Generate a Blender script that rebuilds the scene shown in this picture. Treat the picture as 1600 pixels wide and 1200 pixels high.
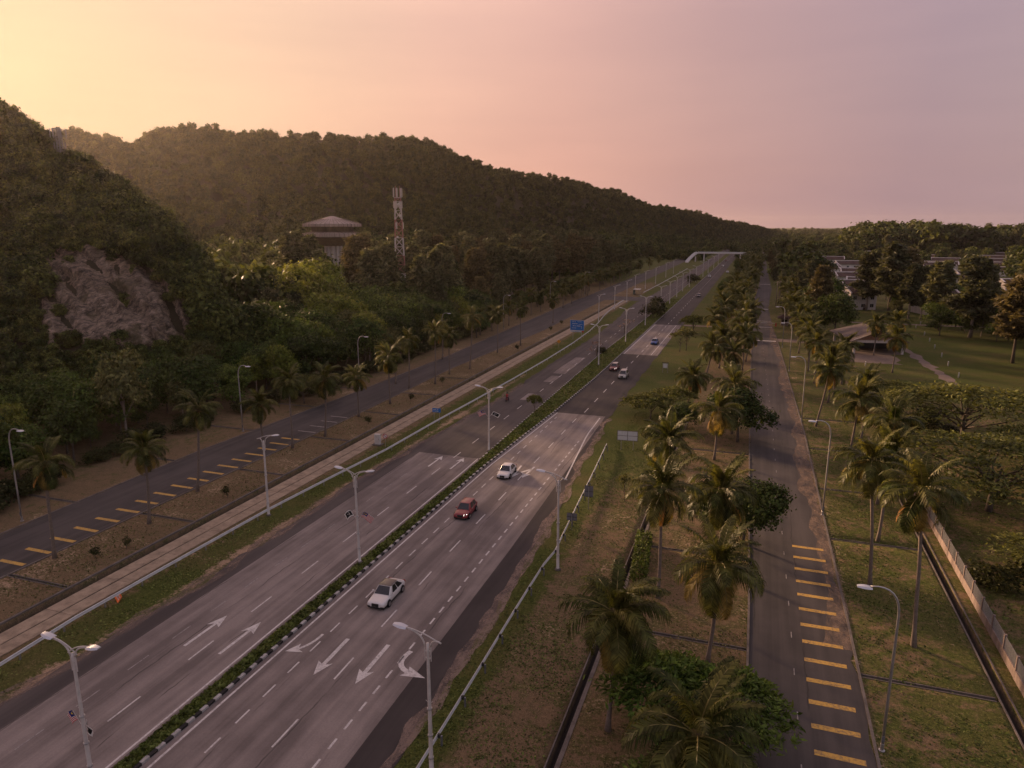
import bpy, bmesh, math, random
import numpy as np
from mathutils import Vector, Matrix
R = math.radians
SC = bpy.context.scene
for o in list(bpy.data.objects): bpy.data.objects.remove(o)
COL = SC.collection

# ------------------------------------------------------------------ camera, sky, sun, exposure
cam = bpy.data.cameras.new('camera'); camo = bpy.data.objects.new('camera', cam); COL.objects.link(camo)
cam.sensor_width = 36.0; cam.lens = 25.0; cam.clip_start = 0.5; cam.clip_end = 20000
camo.location = (0, 0, 32.7); camo.rotation_euler = (R(90 - 12.583), 0, R(18.912))
SC.camera = camo

SUN_EL, SUN_AZ = 11.0, -58.0          # degrees; azimuth measured from +Y towards +X
sd = Vector((math.cos(R(SUN_EL)) * math.sin(R(SUN_AZ)), math.cos(R(SUN_EL)) * math.cos(R(SUN_AZ)), math.sin(R(SUN_EL))))
W = bpy.data.worlds.new('World'); SC.world = W; W.use_nodes = True
wn = W.node_tree; wn.nodes.clear()
def wnode(t, **k):
    n = wn.nodes.new(t)
    for a, b in k.items(): setattr(n, a, b)
    return n
w_out = wnode('ShaderNodeOutputWorld'); w_bg = wnode('ShaderNodeBackground')
w_tc = wnode('ShaderNodeTexCoord'); w_dot = wnode('ShaderNodeVectorMath', operation='DOT_PRODUCT')
w_dot.inputs[1].default_value = sd
w_nrm = wnode('ShaderNodeVectorMath', operation='NORMALIZE')
wn.links.new(w_tc.outputs['Generated'], w_nrm.inputs[0]); wn.links.new(w_nrm.outputs[0], w_dot.inputs[0])
w_ac = wnode('ShaderNodeMath', operation='ARCCOSINE'); wn.links.new(w_dot.outputs['Value'], w_ac.inputs[0])
w_div = wnode('ShaderNodeMath', operation='DIVIDE'); w_div.inputs[1].default_value = math.pi; wn.links.new(w_ac.outputs[0], w_div.inputs[0])
def ramp(node, stops):
    cr = node.color_ramp
    while len(cr.elements) > 1: cr.elements.remove(cr.elements[-1])
    cr.elements[0].position = stops[0][0]; cr.elements[0].color = (*stops[0][1], 1)
    for p, c in stops[1:]:
        e = cr.elements.new(p); e.color = (*c, 1)
    return node
# dusk sky: colour falls off with the angle from the setting sun
w_r = ramp(wnode('ShaderNodeValToRGB'), [(0.0, (.88, .565, .335)), (9/180, (.83, .54, .34)), (20/180, (.78, .515, .355)), (33/180, (.72, .435, .34)),
      (42/180, (.635, .375, .315)), (53/180, (.475, .30, .285)), (67/180, (.36, .258, .285)), (100/180, (.375, .315, .335)), (1.0, (.38, .325, .35))])
wn.links.new(w_div.outputs[0], w_r.inputs[0])
# higher up the same sky is paler
w_up = ramp(wnode('ShaderNodeValToRGB'), [(0.0, (.97, .88, .86)), (.07, (.99, .91, .86)), (.16, (1.0, .98, .96)), (.34, (1.04, 1.09, 1.16)), (1.0, (1.05, 1.15, 1.28))])
w_sep = wnode('ShaderNodeSeparateXYZ'); wn.links.new(w_nrm.outputs[0], w_sep.inputs[0]); wn.links.new(w_sep.outputs['Z'], w_up.inputs[0])
w_mul = wnode('ShaderNodeMix', data_type='RGBA', blend_type='MULTIPLY'); w_mul.inputs[0].default_value = 1
wn.links.new(w_r.outputs[0], w_mul.inputs[6]); wn.links.new(w_up.outputs[0], w_mul.inputs[7])
w_sky = wnode('ShaderNodeTexSky', sky_type='NISHITA', sun_disc=False, sun_elevation=R(SUN_EL), sun_rotation=R(SUN_AZ), dust_density=3.0, air_density=1.2)
w_nz = wnode('ShaderNodeTexNoise'); w_nz.inputs['Scale'].default_value = 2.2; w_nz.inputs['Detail'].default_value = 4
w_mp = wnode('ShaderNodeMapping'); w_mp.inputs['Scale'].default_value = (1, 1, 7)
wn.links.new(w_nrm.outputs[0], w_mp.inputs[0]); wn.links.new(w_mp.outputs[0], w_nz.inputs['Vector'])
w_cl = ramp(wnode('ShaderNodeValToRGB'), [(.35, (.95, .95, .96)), (.7, (1.06, 1.05, 1.03))]); wn.links.new(w_nz.outputs['Fac'], w_cl.inputs[0])
w_m2 = wnode('ShaderNodeMix', data_type='RGBA', blend_type='MULTIPLY'); w_m2.inputs[0].default_value = 1
wn.links.new(w_mul.outputs[2], w_m2.inputs[6]); wn.links.new(w_cl.outputs[0], w_m2.inputs[7])
w_ns = wnode('ShaderNodeVectorMath', operation='SCALE'); w_ns.inputs['Scale'].default_value = 0.0012; wn.links.new(w_sky.outputs[0], w_ns.inputs[0])
w_add = wnode('ShaderNodeVectorMath', operation='ADD'); wn.links.new(w_m2.outputs[2], w_add.inputs[0]); wn.links.new(w_ns.outputs[0], w_add.inputs[1])
wn.links.new(w_add.outputs[0], w_bg.inputs[0]); w_bg.inputs[1].default_value = 0.61
wn.links.new(w_bg.outputs[0], w_out.inputs[0])

sl = bpy.data.lights.new('sun', 'SUN'); sl.energy = 5.0; sl.angle = R(7); sl.color = (1.0, .63, .36)
so = bpy.data.objects.new('sun', sl); COL.objects.link(so); so.rotation_euler = (-sd).to_track_quat('-Z', 'Y').to_euler()

SC.view_settings.view_transform = 'Standard'; SC.view_settings.look = 'None'; SC.view_settings.exposure = 0.95; SC.view_settings.gamma = 1.0
SC.render.film_transparent = False
SC.cycles.max_bounces = 4; SC.cycles.diffuse_bounces = 2; SC.cycles.glossy_bounces = 2; SC.cycles.transmission_bounces = 3
SC.cycles.volume_bounces = 0; SC.cycles.transparent_max_bounces = 6; SC.cycles.use_denoising = True
SC.cycles.caustics_reflective = False; SC.cycles.caustics_refractive = False

# ------------------------------------------------------------------ helpers
rnd = random.Random(7); rg = np.random.default_rng(7)
def ordinal(i):
    o = ['first','second','third','fourth','fifth','sixth','seventh','eighth','ninth','tenth','eleventh','twelfth','thirteenth','fourteenth','fifteenth','sixteenth','seventeenth','eighteenth','nineteenth','twentieth']
    if i < 20: return o[i]
    t = {2:'twenty',3:'thirty',4:'forty',5:'fifty',6:'sixty',7:'seventy',8:'eighty',9:'ninety',10:'hundred'}[(i+1)//10]
    u = (i+1) % 10
    return (t + '-' + o[u-1]) if u else t.replace('y','ieth')
def link(o, parent=None):
    COL.objects.link(o)
    if parent is not None: o.parent = parent
    return o
def tag(o, label=None, cat=None, group=None, kind=None):
    if label: o['label'] = label
    if cat: o['category'] = cat
    if group: o['group'] = group
    if kind: o['kind'] = kind
    return o
def empty(name, loc=(0,0,0), rz=0, label=None, cat=None, group=None, kind=None):
    o = bpy.data.objects.new(name, None); o.location = loc; o.rotation_euler = (0,0,rz); o.empty_display_size = .3
    return tag(link(o), label, cat, group, kind)
def obj(name, me, mats=None, parent=None, loc=None, rot=None, scale=None):
    o = bpy.data.objects.new(name, me)
    if mats is not None and not me.materials:
        for m in (mats if isinstance(mats, (list, tuple)) else [mats]): me.materials.append(m)
    if loc is not None: o.location = loc
    if rot is not None: o.rotation_euler = rot
    if scale is not None: o.scale = scale if isinstance(scale, (tuple, list)) else (scale,)*3
    return link(o, parent)
def copy_tree(o, parent=None):
    c = o.copy(); COL.objects.link(c); c.parent = parent
    for ch in list(o.children): copy_tree(ch, c)
    return c
class MB:
    """collects shapes of one part"""
    def __init__(s): s.v = []; s.f = []; s.m = []
    def add(s, vs, fs, mi=0):
        b = len(s.v); s.v += [tuple(p) for p in vs]; s.f += [tuple(i+b for i in f) for f in fs]; s.m += [mi]*len(fs); return s
    def box(s, x0, x1, y0, y1, z0, z1, mi=0, M=None):
        vs = [Vector((x,y,z)) for z in (z0,z1) for x,y in ((x0,y0),(x1,y0),(x1,y1),(x0,y1))]
        if M is not None: vs = [M @ p for p in vs]
        return s.add(vs, [(3,2,1,0),(4,5,6,7),(0,1,5,4),(1,2,6,5),(2,3,7,6),(3,0,4,7)], mi)
    def tube(s, pts, rad, n=8, mi=0, cap=True):
        pts = [Vector(p) for p in pts]; k = len(pts)
        if not isinstance(rad, (list, tuple)): rad = [rad]*k
        vs = []; up = None
        for i, p in enumerate(pts):
            d = (pts[min(i+1,k-1)] - pts[max(i-1,0)]).normalized()
            if up is None: up = Vector((1,0,0)) if abs(d.x) < .8 else Vector((0,1,0))
            a = (up - d*up.dot(d)).normalized(); up = a; b = d.cross(a)
            vs += [p + (a*math.cos(2*math.pi*j/n) + b*math.sin(2*math.pi*j/n))*rad[i] for j in range(n)]
        fs = [(i*n+j, i*n+(j+1)%n, (i+1)*n+(j+1)%n, (i+1)*n+j) for i in range(k-1) for j in range(n)]
        if cap: fs += [tuple(reversed(range(n))), tuple(range((k-1)*n, k*n))]
        return s.add(vs, fs, mi)
    def lathe(s, prof, n=16, c=(0,0,0), axis='Z', mi=0):
        vs = []
        for r, z in prof:
            for j in range(n):
                a = 2*math.pi*j/n; x, y = r*math.cos(a), r*math.sin(a)
                vs.append((c[0]+x, c[1]+y, c[2]+z) if axis == 'Z' else (c[0]+z, c[1]+x, c[2]+y) if axis == 'X' else (c[0]+x, c[1]+z, c[2]+y))
        k = len(prof)
        fs = [(i*n+j, i*n+(j+1)%n, (i+1)*n+(j+1)%n, (i+1)*n+j) for i in range(k-1) for j in range(n)]
        fs += [tuple(reversed(range(n))), tuple(range((k-1)*n, k*n))]
        return s.add(vs, fs, mi)
    def prism(s, poly, z0, z1, mi=0, M=None):
        n = len(poly); vs = [Vector((x,y,z0)) for x,y in poly] + [Vector((x,y,z1)) for x,y in poly]
        if M is not None: vs = [M @ p for p in vs]
        fs = [tuple(reversed(range(n))), tuple(range(n,2*n))] + [(i,(i+1)%n,n+(i+1)%n,n+i) for i in range(n)]
        return s.add(vs, fs, mi)
    def mesh(s, name, smooth=False):
        me = bpy.data.meshes.new(name); me.from_pydata(s.v, [], s.f)
        me.polygons.foreach_set('material_index', s.m)  # dark box added beneath the body to deepen the contact shadow
        if smooth: me.polygons.foreach_set('use_smooth', [True]*len(s.f))
        me.update(); return me
    def build(s, name, mats, parent=None, smooth=False, loc=None, rot=None):
        return obj(name, s.mesh(name, smooth), mats, parent, loc, rot)
def np_mesh(name, V, F, mat=None, smooth=False):
    """V (n,3), F (m,k) arrays"""
    me = bpy.data.meshes.new(name); m, k = F.shape
    me.vertices.add(len(V)); me.vertices.foreach_set('co', np.asarray(V, np.float32).ravel())
    me.loops.add(m*k); me.loops.foreach_set('vertex_index', F.astype(np.int32).ravel())
    me.polygons.add(m); me.polygons.foreach_set('loop_start', np.arange(0, m*k, k, dtype=np.int32)); me.polygons.foreach_set('loop_total', np.full(m, k, np.int32))
    if smooth: me.polygons.foreach_set('use_smooth', np.ones(m, bool))
    me.update(calc_edges=True); me.validate()
    if mat: me.materials.append(mat)
    return me

# ------------------------------------------------------------------ materials
class NT:
    def __init__(s, name):
        s.m = bpy.data.materials.new(name); s.m.use_nodes = True; s.t = s.m.node_tree; s.t.nodes.clear()
        s.out = s.n('ShaderNodeOutputMaterial'); s.pos = None
    def n(s, t, **k):
        x = s.t.nodes.new(t)
        for a, b in k.items(): setattr(x, a, b)
        return x
    def l(s, a, b): s.t.links.new(a, b)
    def put(s, sock, v):
        if isinstance(v, bpy.types.NodeSocket): s.l(v, sock)
        elif isinstance(v, (tuple, list)) and len(v) == 3 and sock.type == 'RGBA': sock.default_value = (*v, 1)
        else: sock.default_value = v
    def P(s):
        if s.pos is None: s.pos = s.n('ShaderNodeNewGeometry').outputs['Position']
        return s.pos
    def map(s, scale, vec=None):
        m = s.n('ShaderNodeMapping'); m.inputs['Scale'].default_value = scale; s.l(vec or s.P(), m.inputs[0]); return m.outputs[0]
    def noise(s, scale, detail=4, rough=.6, vec=None, dist=0):
        x = s.n('ShaderNodeTexNoise'); x.inputs['Scale'].default_value = scale; x.inputs['Detail'].default_value = detail
        x.inputs['Roughness'].default_value = rough; x.inputs['Distortion'].default_value = dist; s.l(vec or s.P(), x.inputs['Vector']); return x.outputs['Fac']
    def mr(s, v, a, b, c=0., d=1.):
        x = s.n('ShaderNodeMapRange'); s.put(x.inputs[0], v)
        for i, q in enumerate((a,b,c,d)): x.inputs[i+1].default_value = q
        return x.outputs[0]
    def math(s, op, a, b=0., c=0.):
        x = s.n('ShaderNodeMath', operation=op); s.put(x.inputs[0], a); s.put(x.inputs[1], b); s.put(x.inputs[2], c); return x.outputs[0]
    def mix(s, f, a, b, mode='MIX'):
        x = s.n('ShaderNodeMix', data_type='RGBA', blend_type=mode); s.put(x.inputs[0], f); s.put(x.inputs[6], a); s.put(x.inputs[7], b); return x.outputs[2]
    def val(s, col, k):
        x = s.n('ShaderNodeVectorMath', operation='SCALE'); s.put(x.inputs[0], col); s.put(x.inputs['Scale'], k); return x.outputs[0]
    def rgb(s, c):
        x = s.n('ShaderNodeRGB'); x.outputs[0].default_value = (*c, 1); return x.outputs[0]
    def attr(s, nm): return s.n('ShaderNodeAttribute', attribute_name=nm)
    def bump(s, h, st=.3, d=.05):
        x = s.n('ShaderNodeBump'); x.inputs['Strength'].default_value = st; x.inputs['Distance'].default_value = d; s.l(h, x.inputs['Height']); return x.outputs[0]
    def bsdf(s, col, rough=.7, metal=0., normal=None, spec=.35, emit=None, es=0, coat=0):
        b = s.n('ShaderNodeBsdfPrincipled'); s.put(b.inputs['Base Color'], col); s.put(b.inputs['Roughness'], rough); s.put(b.inputs['Metallic'], metal)
        b.inputs['Specular IOR Level'].default_value = spec; b.inputs['Coat Weight'].default_value = coat
        if normal: s.l(normal, b.inputs['Normal'])
        if emit: b.inputs['Emission Color'].default_value = (*emit, 1); b.inputs['Emission Strength'].default_value = es
        s.l(b.outputs[0], s.out.inputs[0]); return b
def plain(name, col, rough=.6, metal=0., var=.18, scale=3., spec=.35, coat=0, objspace=True):
    t = NT(name)
    vec = t.n('ShaderNodeTexCoord').outputs['Object'] if objspace else None
    k = t.mr(t.noise(scale, 5, .65, vec), .3, .7, 1-var, 1+var)
    t.bsdf(t.val(t.rgb(col), k), rough, metal, spec=spec, coat=coat); return t.m
def leaf(name, a, b, trans=.3, lo=.55, hi=1.5, rough=.55, dead=None):
    t = NT(name); oi = t.n('ShaderNodeObjectInfo').outputs['Random']; ri = t.n('ShaderNodeNewGeometry').outputs['Random Per Island']
    big = t.noise(.35, 2, .5)
    f = t.math('ADD', t.math('MULTIPLY', oi, .6), t.mr(big, .3, .7, -.15, .55))
    c = t.mix(f, a, b)
    if dead: c = t.mix(t.mr(ri, .9, .97), c, dead)
    c = t.val(c, t.mr(ri, 0, 1, lo, hi)); c = t.val(c, t.mr(t.noise(1.15, 3, .6), .32, .68, .5, 1.5))
    c = t.val(c, t.mr(oi, 0, 1, .8, 1.2))
    d = t.n('ShaderNodeBsdfPrincipled'); t.put(d.inputs['Base Color'], c); d.inputs['Roughness'].default_value = rough; d.inputs['Specular IOR Level'].default_value = .12
    tr = t.n('ShaderNodeBsdfTranslucent'); t.put(tr.inputs[0], t.mix(1.0, c, (1.3, 1.25, .6), 'MULTIPLY'))
    ms = t.n('ShaderNodeMixShader'); ms.inputs[0].default_value = trans; t.l(d.outputs[0], ms.inputs[1]); t.l(tr.outputs[0], ms.inputs[2]); t.l(ms.outputs[0], t.out.inputs[0])
    return t.m
PALM_LEFT = [(-65.0,47.6,10.0,0.8),(-62.7,57.3,8.5,0.5),(-64.8,67.0,10.6,1.2),(-64.4,86.1,10.2,0.4),(-63.1,92.8,9.3,0.8),(-64.4,105.1,6.8,0.1),(-63.6,115.0,8.7,0.1),(-66.1,127.7,10.0,0.4),(-62.8,133.3,10.9,0.1),(-64.0,143.4,8.7,0.0),(-61.9,150.3,12.0,0.6),(-63.4,173.2,10.3,0.0),(-61.2,185.8,10.3,0.2),(-65.2,233.5,7.7,-0.1)]
PALM_FOREST = [(-70.7,87.3,5.9,0.2),(-70.8,130.8,7.5,0),(-73.1,159.6,7.5,0),(-73.9,279.4,7.5,0),(-74.5,295.6,7.5,0),(-76.4,317.0,7.5,0),(-76.1,333.5,7.5,0),(-77.4,365.9,7.5,0),(-76.8,393.3,7.5,0),(-75.6,412.0,7.5,0),(-75.9,438.8,7.5,0),(-75.5,486.0,7.5,0),(-74.5,523.3,7.5,0),(-73.3,566.4,7.5,0),(-72.0,616.7,7.5,0)]
PALM_MID = [(-1.2,31.9,8,0),(-7.3,40.9,8.5,0.3),(-1.6,50.8,8,0.4),(-6.5,59.4,10,0),(-1.6,66.5,8,-0.2),(-8.4,81.4,8,0),(-4.1,101.0,7.2,0.3),(-10.8,132.9,5.2,0.9),(-2.2,115.2,8,0),(-9.3,155.4,7.2,1.5),(-3.9,157.0,6,0.2),(-10.6,200.6,8,0.3),(-3.8,194.6,8,0),(-6.7,180.2,7,0),(-1.9,169.5,8,0),(-3.2,246.8,8,0),(-9.4,240.6,8,0),(-7.5,273.6,8,0),(-2.6,304.0,8,0),(-8.6,322.2,8,0),(-5.4,359.2,8,0),(-8.0,242.7,7,0),(-3.2,416.0,8,0),(-9.2,426.1,8,0),(-7.0,499.3,8,0),(-11.5,554.2,8,0),(-6.4,601.1,8,0),(-9.9,667.5,8,0)]
PALM_RIGHT = [(13.8,58.3,12.9,-0.9),(11.8,67.5,12.2,-1.1),(14.0,78.8,9.5,0.2),(15.5,90.2,10,0.8),(12.8,100.0,10.4,0.9),(10.9,124.4,9.6,1.3),(17.0,118.1,9,0),(14.2,142.6,8.5,0),(13.2,185.3,8.5,0),(12.9,160.0,8.5,0),(18.2,160.7,8,0),(29.6,200.8,8,0),(30.4,177.6,8,0),(35.3,206.6,8,0),(12.0,215.8,8,0),(14.3,219.7,8,0),(12.0,243.9,8,0)]
MED_LAMPS = [(-35.2,26.0),(-35.3,56.5),(-35.9,94.2),(-34.5,164.5),(-34.5,200.8),(-34.4,237.3),(-35.0,281.2),(-34.7,308.2),(-34.9,337.1),(-35.4,367.8),(-34.6,396.1),(-33.9,428.6),(-33.6,478.5),(-33.1,518.5),(-32.6,574.0),(-32.4,631.4)]
L_LAMPS = [(-51.5,63.6),(-50.8,240.1),(-52.9,279.6),(-52.9,307.4),(-55.7,346.5),(-55.3,376.5),(-54.8,411.7),(-55.6,464.9),(-55.2,503.9)]
R_LAMPS = [(-16.5,33.2),(-16.4,61.6)]
LS_LAMPS = [(-75.3,52.3),(-70.7,87.3),(-65.7,117.5),(-74.5,160.0),(-76.0,205.0)]
RS_LAMPS = [(9.6,44.7),(9.0,84.4),(8.8,127.0),(8.3,172.0),(7.7,206.0)]
POLES = [(6.4,314.4),(7.5,320.0),(8.6,267.6),(14.3,327.7),(9.0,361.9),(10.8,407.4)]
NEAR_RIDGE = [(-373.7,132.6,81.6),(-297.7,140.5,73.7),(-247.5,147.6,67.6),(-204.9,153.6,63.3),(-182.9,150.1,52.9),(-160.4,144.8,43.9),(-137.6,137.4,34.5),(-121.4,129.9,25.3),(-111.1,127.1,16.5)]
NEAR_MID = [(-264.8,85.7,22.8),(-222.8,97.9,23.0),(-191.1,108.0,24.4),(-161.6,116.3,26.0),(-148.9,118.6,26.0),(-137.3,121.6,26.8),(-125.6,124.0,24.8),(-115.7,123.3,20.9),(-106.6,121.6,14.5)]
NEAR_FOOT = [(-187.7,56.4,2.8),(-162.4,67.4,3.4),(-142.3,76.6,4.0),(-125.6,86.7,4.1),(-118.9,91.2,4.3),(-113.7,97.4,4.5),(-109.6,105.4,5.1),(-107.8,112.7,5.8),(-104.6,118.4,7.0)]
FAR_RIDGE = [(-817.0,429.5,101.3),(-708.7,468.9,111.4),(-620.3,511.0,115.5),(-586.9,521.7,112.1),(-554.7,536.8,106.4),(-526.1,542.9,113.8),(-482.1,558.6,116.6),(-438.6,583.8,114.5),(-405.4,616.8,113.9),(-362.7,664.4,116.3),(-340.1,704.9,117.2),(-331.0,749.7,110.1),(-312.6,819.2,102.8),(-280.6,893.9,97.5),(-246.3,991.0,92.1),(-211.0,1086.8,79.3),(-177.3,1182.2,67.8),(-139.0,1301.0,56.7),(-93.6,1444.0,45.8),(-51.4,1607.9,36.7),(-13.6,1781.0,26.9)]
BOLL = [(44.1,262.6),(49.8,259.8),(53.1,270.6),(49.2,243.5),(48.0,230.2),(46.7,217.2),(45.6,203.6),(44.3,190.7),(43.3,176.5),(25.7,184.3)]
SHRUB = [(-59.9,51.6),(-59.8,66.6),(-60.2,101.3),(-60.8,118.1),(-61.3,133.9),(-59.6,178.6),(-61.0,215.7),(-61.6,231.3),(-61.1,48.9)]
LBARS = [((-69.6,45.4),(-66.7,45.4)),((-70.0,48.3),(-66.7,48.3)),((-70.0,51.4),(-66.7,51.1)),((-70.3,54.0),(-66.6,53.6)),((-70.1,56.7),(-66.6,56.4)),((-70.2,59.4),(-66.5,59.1))]
RBARS = [((5.2,74.5),(8.2,74.4)),((5.3,71.8),(8.3,71.6)),((5.5,61.6),(8.4,60.7))]
ARROWS = [[(-41.1,39.5),(-41.0,44.3)],[(-37.7,39.5),(-37.6,44.4)],[(-41.4,85.0),(-41.4,89.8)],[(-38.1,85.0),(-38.1,90.0)],[(-29.3,44.6),(-29.2,39.6)],[(-25.8,44.9),(-25.7,39.7)],[(-31.6,44.5),(-32.8,41.7)],[(-23.7,44.7),(-21.5,42.0)],[(-27.4,89.6),(-27.7,84.9)],[(-29.3,89.5),(-29.0,84.7)]]
PATCH = [[(-41.7,153.3),(-39.0,154.2),(-40.2,173.3),(-42.5,172.5)],[(-41.8,143.2),(-39.7,143.2),(-39.9,149.4),(-41.9,149.5)],[(-41.3,126.3),(-39.3,126.5),(-40.0,131.3),(-42.0,131.2)]]
MISC = {'T1':(-92.8,79.8),'acacia':(-15.8,119.9),'smalltree':(-17.6,223.4),'roundbush':(-9.7,114.9),'darkA':(-1.8,111.0),'darkB':(0.5,73.4),'sapling':(-13.4,81.2),'sapling2':(-13.9,101.7),'bareA':(-18.1,189.7),'bareB':(-16.7,192.3),'bush1':(-34.8,258.4),'bush2':(-34.8,272.5),'frang1':(-37.7,177.0),'frang2':(-39.5,218.7),'medtree':(-36.0,117.5),'hedge0':(-8.4,61.6),'hedge1':(-9.3,70.9),'orange':(-51.3,42.7),'diamond':(-49.7,186.3),'cabinet':(-53.6,91.1),'round':(-51.1,90.6),'sb':(-48.8,106.5),'hut':(8.2,258.6),'manhole':(0.8,101.5)}
HOUSES = [(33.2,534.1,52.4,540.7),(35.1,654.6,53.5,660.9),(57.4,604.8,82.5,613.4),(93.5,654.3,113.3,661.0),(41.0,390.3,50.7,393.6),(35.3,309.8,45.1,313.2),(85.8,552.1,100.4,557.1),(60.1,300.8,72.6,305.1),(114.9,599.5,137.2,607.1),(134.7,542.4,154.5,549.2),(145.6,848.5,162.1,854.1),(214.2,981.9,225.7,985.9),(233.9,948.9,244.9,952.6),(268.3,960.7,278.0,964.0),(61.6,889.8,74.0,894.1),(119.3,424.6,128.5,427.7)]
# ------------------------------------------------------------------ material set
def road_mat(name, a, b, streak=.25, crack=True):
    t = NT(name); P = t.P(); sx = t.n('ShaderNodeSeparateXYZ'); t.l(P, sx.inputs[0])
    fine = t.noise(9, 3, .7); mid = t.noise(.35, 5, .6)
    st = t.noise(1.0, 4, .6, t.map((1.15, .018, 1)))                       # wear along the lanes
    st2 = t.noise(1.0, 3, .6, t.map((.38, .05, 1)))
    f = t.math('ADD', t.mr(mid, .35, .65, -.2, .2), t.mr(st, .3, .7, 0, 1)); f = t.math('ADD', f, t.mr(st2, .35, .65, -.4, .4)); f = t.math('ADD', f, t.mr(t.noise(.045, 3, .6), .4, .6, -.18, .18))
    c = t.mix(f, a, b)
    c = t.val(c, t.mr(fine, .25, .75, .86, 1.14))
    if crack:                                                              # tar-sealed joints running with the road, broken up along their length
        wob = t.noise(.25, 3, .6); xx = t.math('ADD', t.math('MULTIPLY', sx.outputs[0], 1/3.62), t.mr(wob, .3, .7, -.05, .05))
        ln = t.math('ABSOLUTE', t.math('SUBTRACT', t.math('FRACT', xx), .5)); m = t.math('MULTIPLY', t.mr(ln, .008, .022, 1, 0), t.mr(t.noise(1., 3, .6, t.map((.5,.09,1))), .48, .56))
        c = t.mix(t.math('MULTIPLY', m, .6), c, (.025, .022, .022))
        c = t.mix(t.mr(t.noise(.9, 5, .7, t.map((1,.35,1))), .62, .74, 0, .45), c, b)
    t.bsdf(c, t.mr(fine, .3, .7, .72, .9), normal=t.bump(fine, .25, .02), spec=.25); return t.m
M_CONC = road_mat('worn_concrete_road', (.262, .218, .202), (.142, .117, .110))
M_ASPH = road_mat('dark_asphalt', (.058, .048, .047), (.036, .030, .030))
M_ASPH_L = road_mat('old_asphalt', (.090, .075, .072), (.055, .046, .046))
M_SERV = road_mat('service_asphalt', (.080, .069, .067), (.048, .042, .042))
def paint(name, col, wear=.5):
    t = NT(name); w = t.noise(5, 5, .75); w2 = t.noise(.8, 3, .6)
    f = t.mr(t.math('ADD', w, t.math('MULTIPLY', w2, .4)), .66, .86, 0, wear)
    t.bsdf(t.mix(f, col, (.12, .10, .095)), .75, spec=.2); return t.m
M_WPAINT = paint('white_road_paint', (.62, .58, .56)); M_YPAINT = paint('yellow_road_paint', (.56, .34, .085), .75)
M_FADED = paint('faded_white_paint', (.32, .29, .28), .95)
def conc(name, a, b, sc=.6, stain=.5, rough=.9):
    t = NT(name); n1 = t.noise(sc, 6, .7); n2 = t.noise(14, 3, .6); n3 = t.noise(1.0, 4, .7, t.map((.9,.9,.12)))
    c = t.mix(t.mr(n1, .3, .7), a, b); c = t.val(c, t.mr(n2, .3, .7, .88, 1.12)); c = t.val(c, t.mr(n3, .4, .75, 1, 1-stain))
    t.bsdf(c, rough, normal=t.bump(n2, .2, .02), spec=.2); return t.m
M_PATH = conc('path_concrete', (.42, .325, .235), (.30, .225, .165)); M_KERBC = conc('kerb_concrete', (.20,.17,.155), (.13,.11,.10))
M_DRAINC = conc('drain_concrete', (.085,.068,.062), (.05,.042,.04), stain=.6)
M_KW = conc('kerb_white', (.48,.46,.45), (.36,.34,.33), 2, .4); M_KB = conc('kerb_black', (.022,.021,.022), (.04,.037,.037), 2, .3)
M_WALLW = conc('whitewashed_wall', (.70,.64,.62), (.56,.50,.48), .3, .3); M_PINKC = conc('fence_concrete', (.30,.235,.215), (.22,.17,.155), 1, .5)
M_ROOF = conc('roof_tiles', (.115,.072,.062), (.075,.05,.046), .4, .4); M_ROOFG = conc('grey_roof', (.17,.135,.125), (.12,.095,.09), .4, .4)
M_GALV = plain('galvanised_steel', (.42,.41,.42), .42, .75, .12, 2.5); M_RAIL = plain('rail_steel', (.58,.58,.60), .45, .15, .15, 1.2)
M_LAMP = plain('lamp_paint', (.50,.46,.44), .5, 0., .14, 2.0); M_LUM = plain('luminaire_shell', (.52,.53,.58), .35, .2, .06, 4)
M_DARKM = plain('dark_metal', (.05,.05,.055), .5, .5, .15, 4); M_SIGNB = plain('sign_back_aluminium', (.20,.20,.235), .5, .5, .12, 3)
M_BLACK = plain('black_rubber', (.015,.015,.016), .8, 0, .15, 4); M_BLUE = plain('sign_blue', (.018,.135,.42), .45, 0, .08, 2)
M_SIGNW = plain('sign_white', (.55,.54,.54), .5, 0, .1, 4); M_ORANGE = plain('orange_board', (.75,.16,.035), .5, 0, .2, 6)
M_REDS = plain('sign_red', (.45,.03,.03), .5); M_YEL = plain('sign_amber', (.60,.25,.03), .5)
M_REDP = plain('tower_red', (.30,.14,.12), .6, 0, .2, 2); M_GLASSW = plain('window_glass', (.018,.02,.024), .12, 0, .2, 1, spec=.6)
M_BARK = plain('bark', (.105,.082,.068), .9, 0, .35, 5); M_PBARK = plain('palm_bark', (.165,.132,.112), .9, 0, .3, 7)
M_PALEB = plain('pale_bark', (.24,.20,.175), .9, 0, .25, 4)
L_DARK = leaf('leaf_dark', (0.030,0.050,0.015), (0.076,0.097,0.025), lo=.4, hi=1.6); L_MID = leaf('leaf_mid', (0.044,0.080,0.018), (0.092,0.118,0.026), lo=.45, hi=1.6)
L_BRIGHT = leaf('leaf_bright', (0.128,0.168,0.029), (0.184,0.184,0.038)); L_OLIVE = leaf('leaf_olive', (0.079,0.084,0.032), (0.124,0.121,0.048))
L_CASU = leaf('needles', (0.076,0.082,0.044), (0.128,0.128,0.070), lo=.4, hi=1.6); L_CASU2 = leaf('needles_brown', (0.087,0.074,0.038), (0.124,0.101,0.051))
L_PALM = leaf('frond', (.045,.060,.014), (.110,.104,.030), .35, .6, 1.35, .45); L_PALMY = leaf('frond_yellow', (.18,.145,.038), (.25,.165,.045), .4, .75, 1.25)
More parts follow.
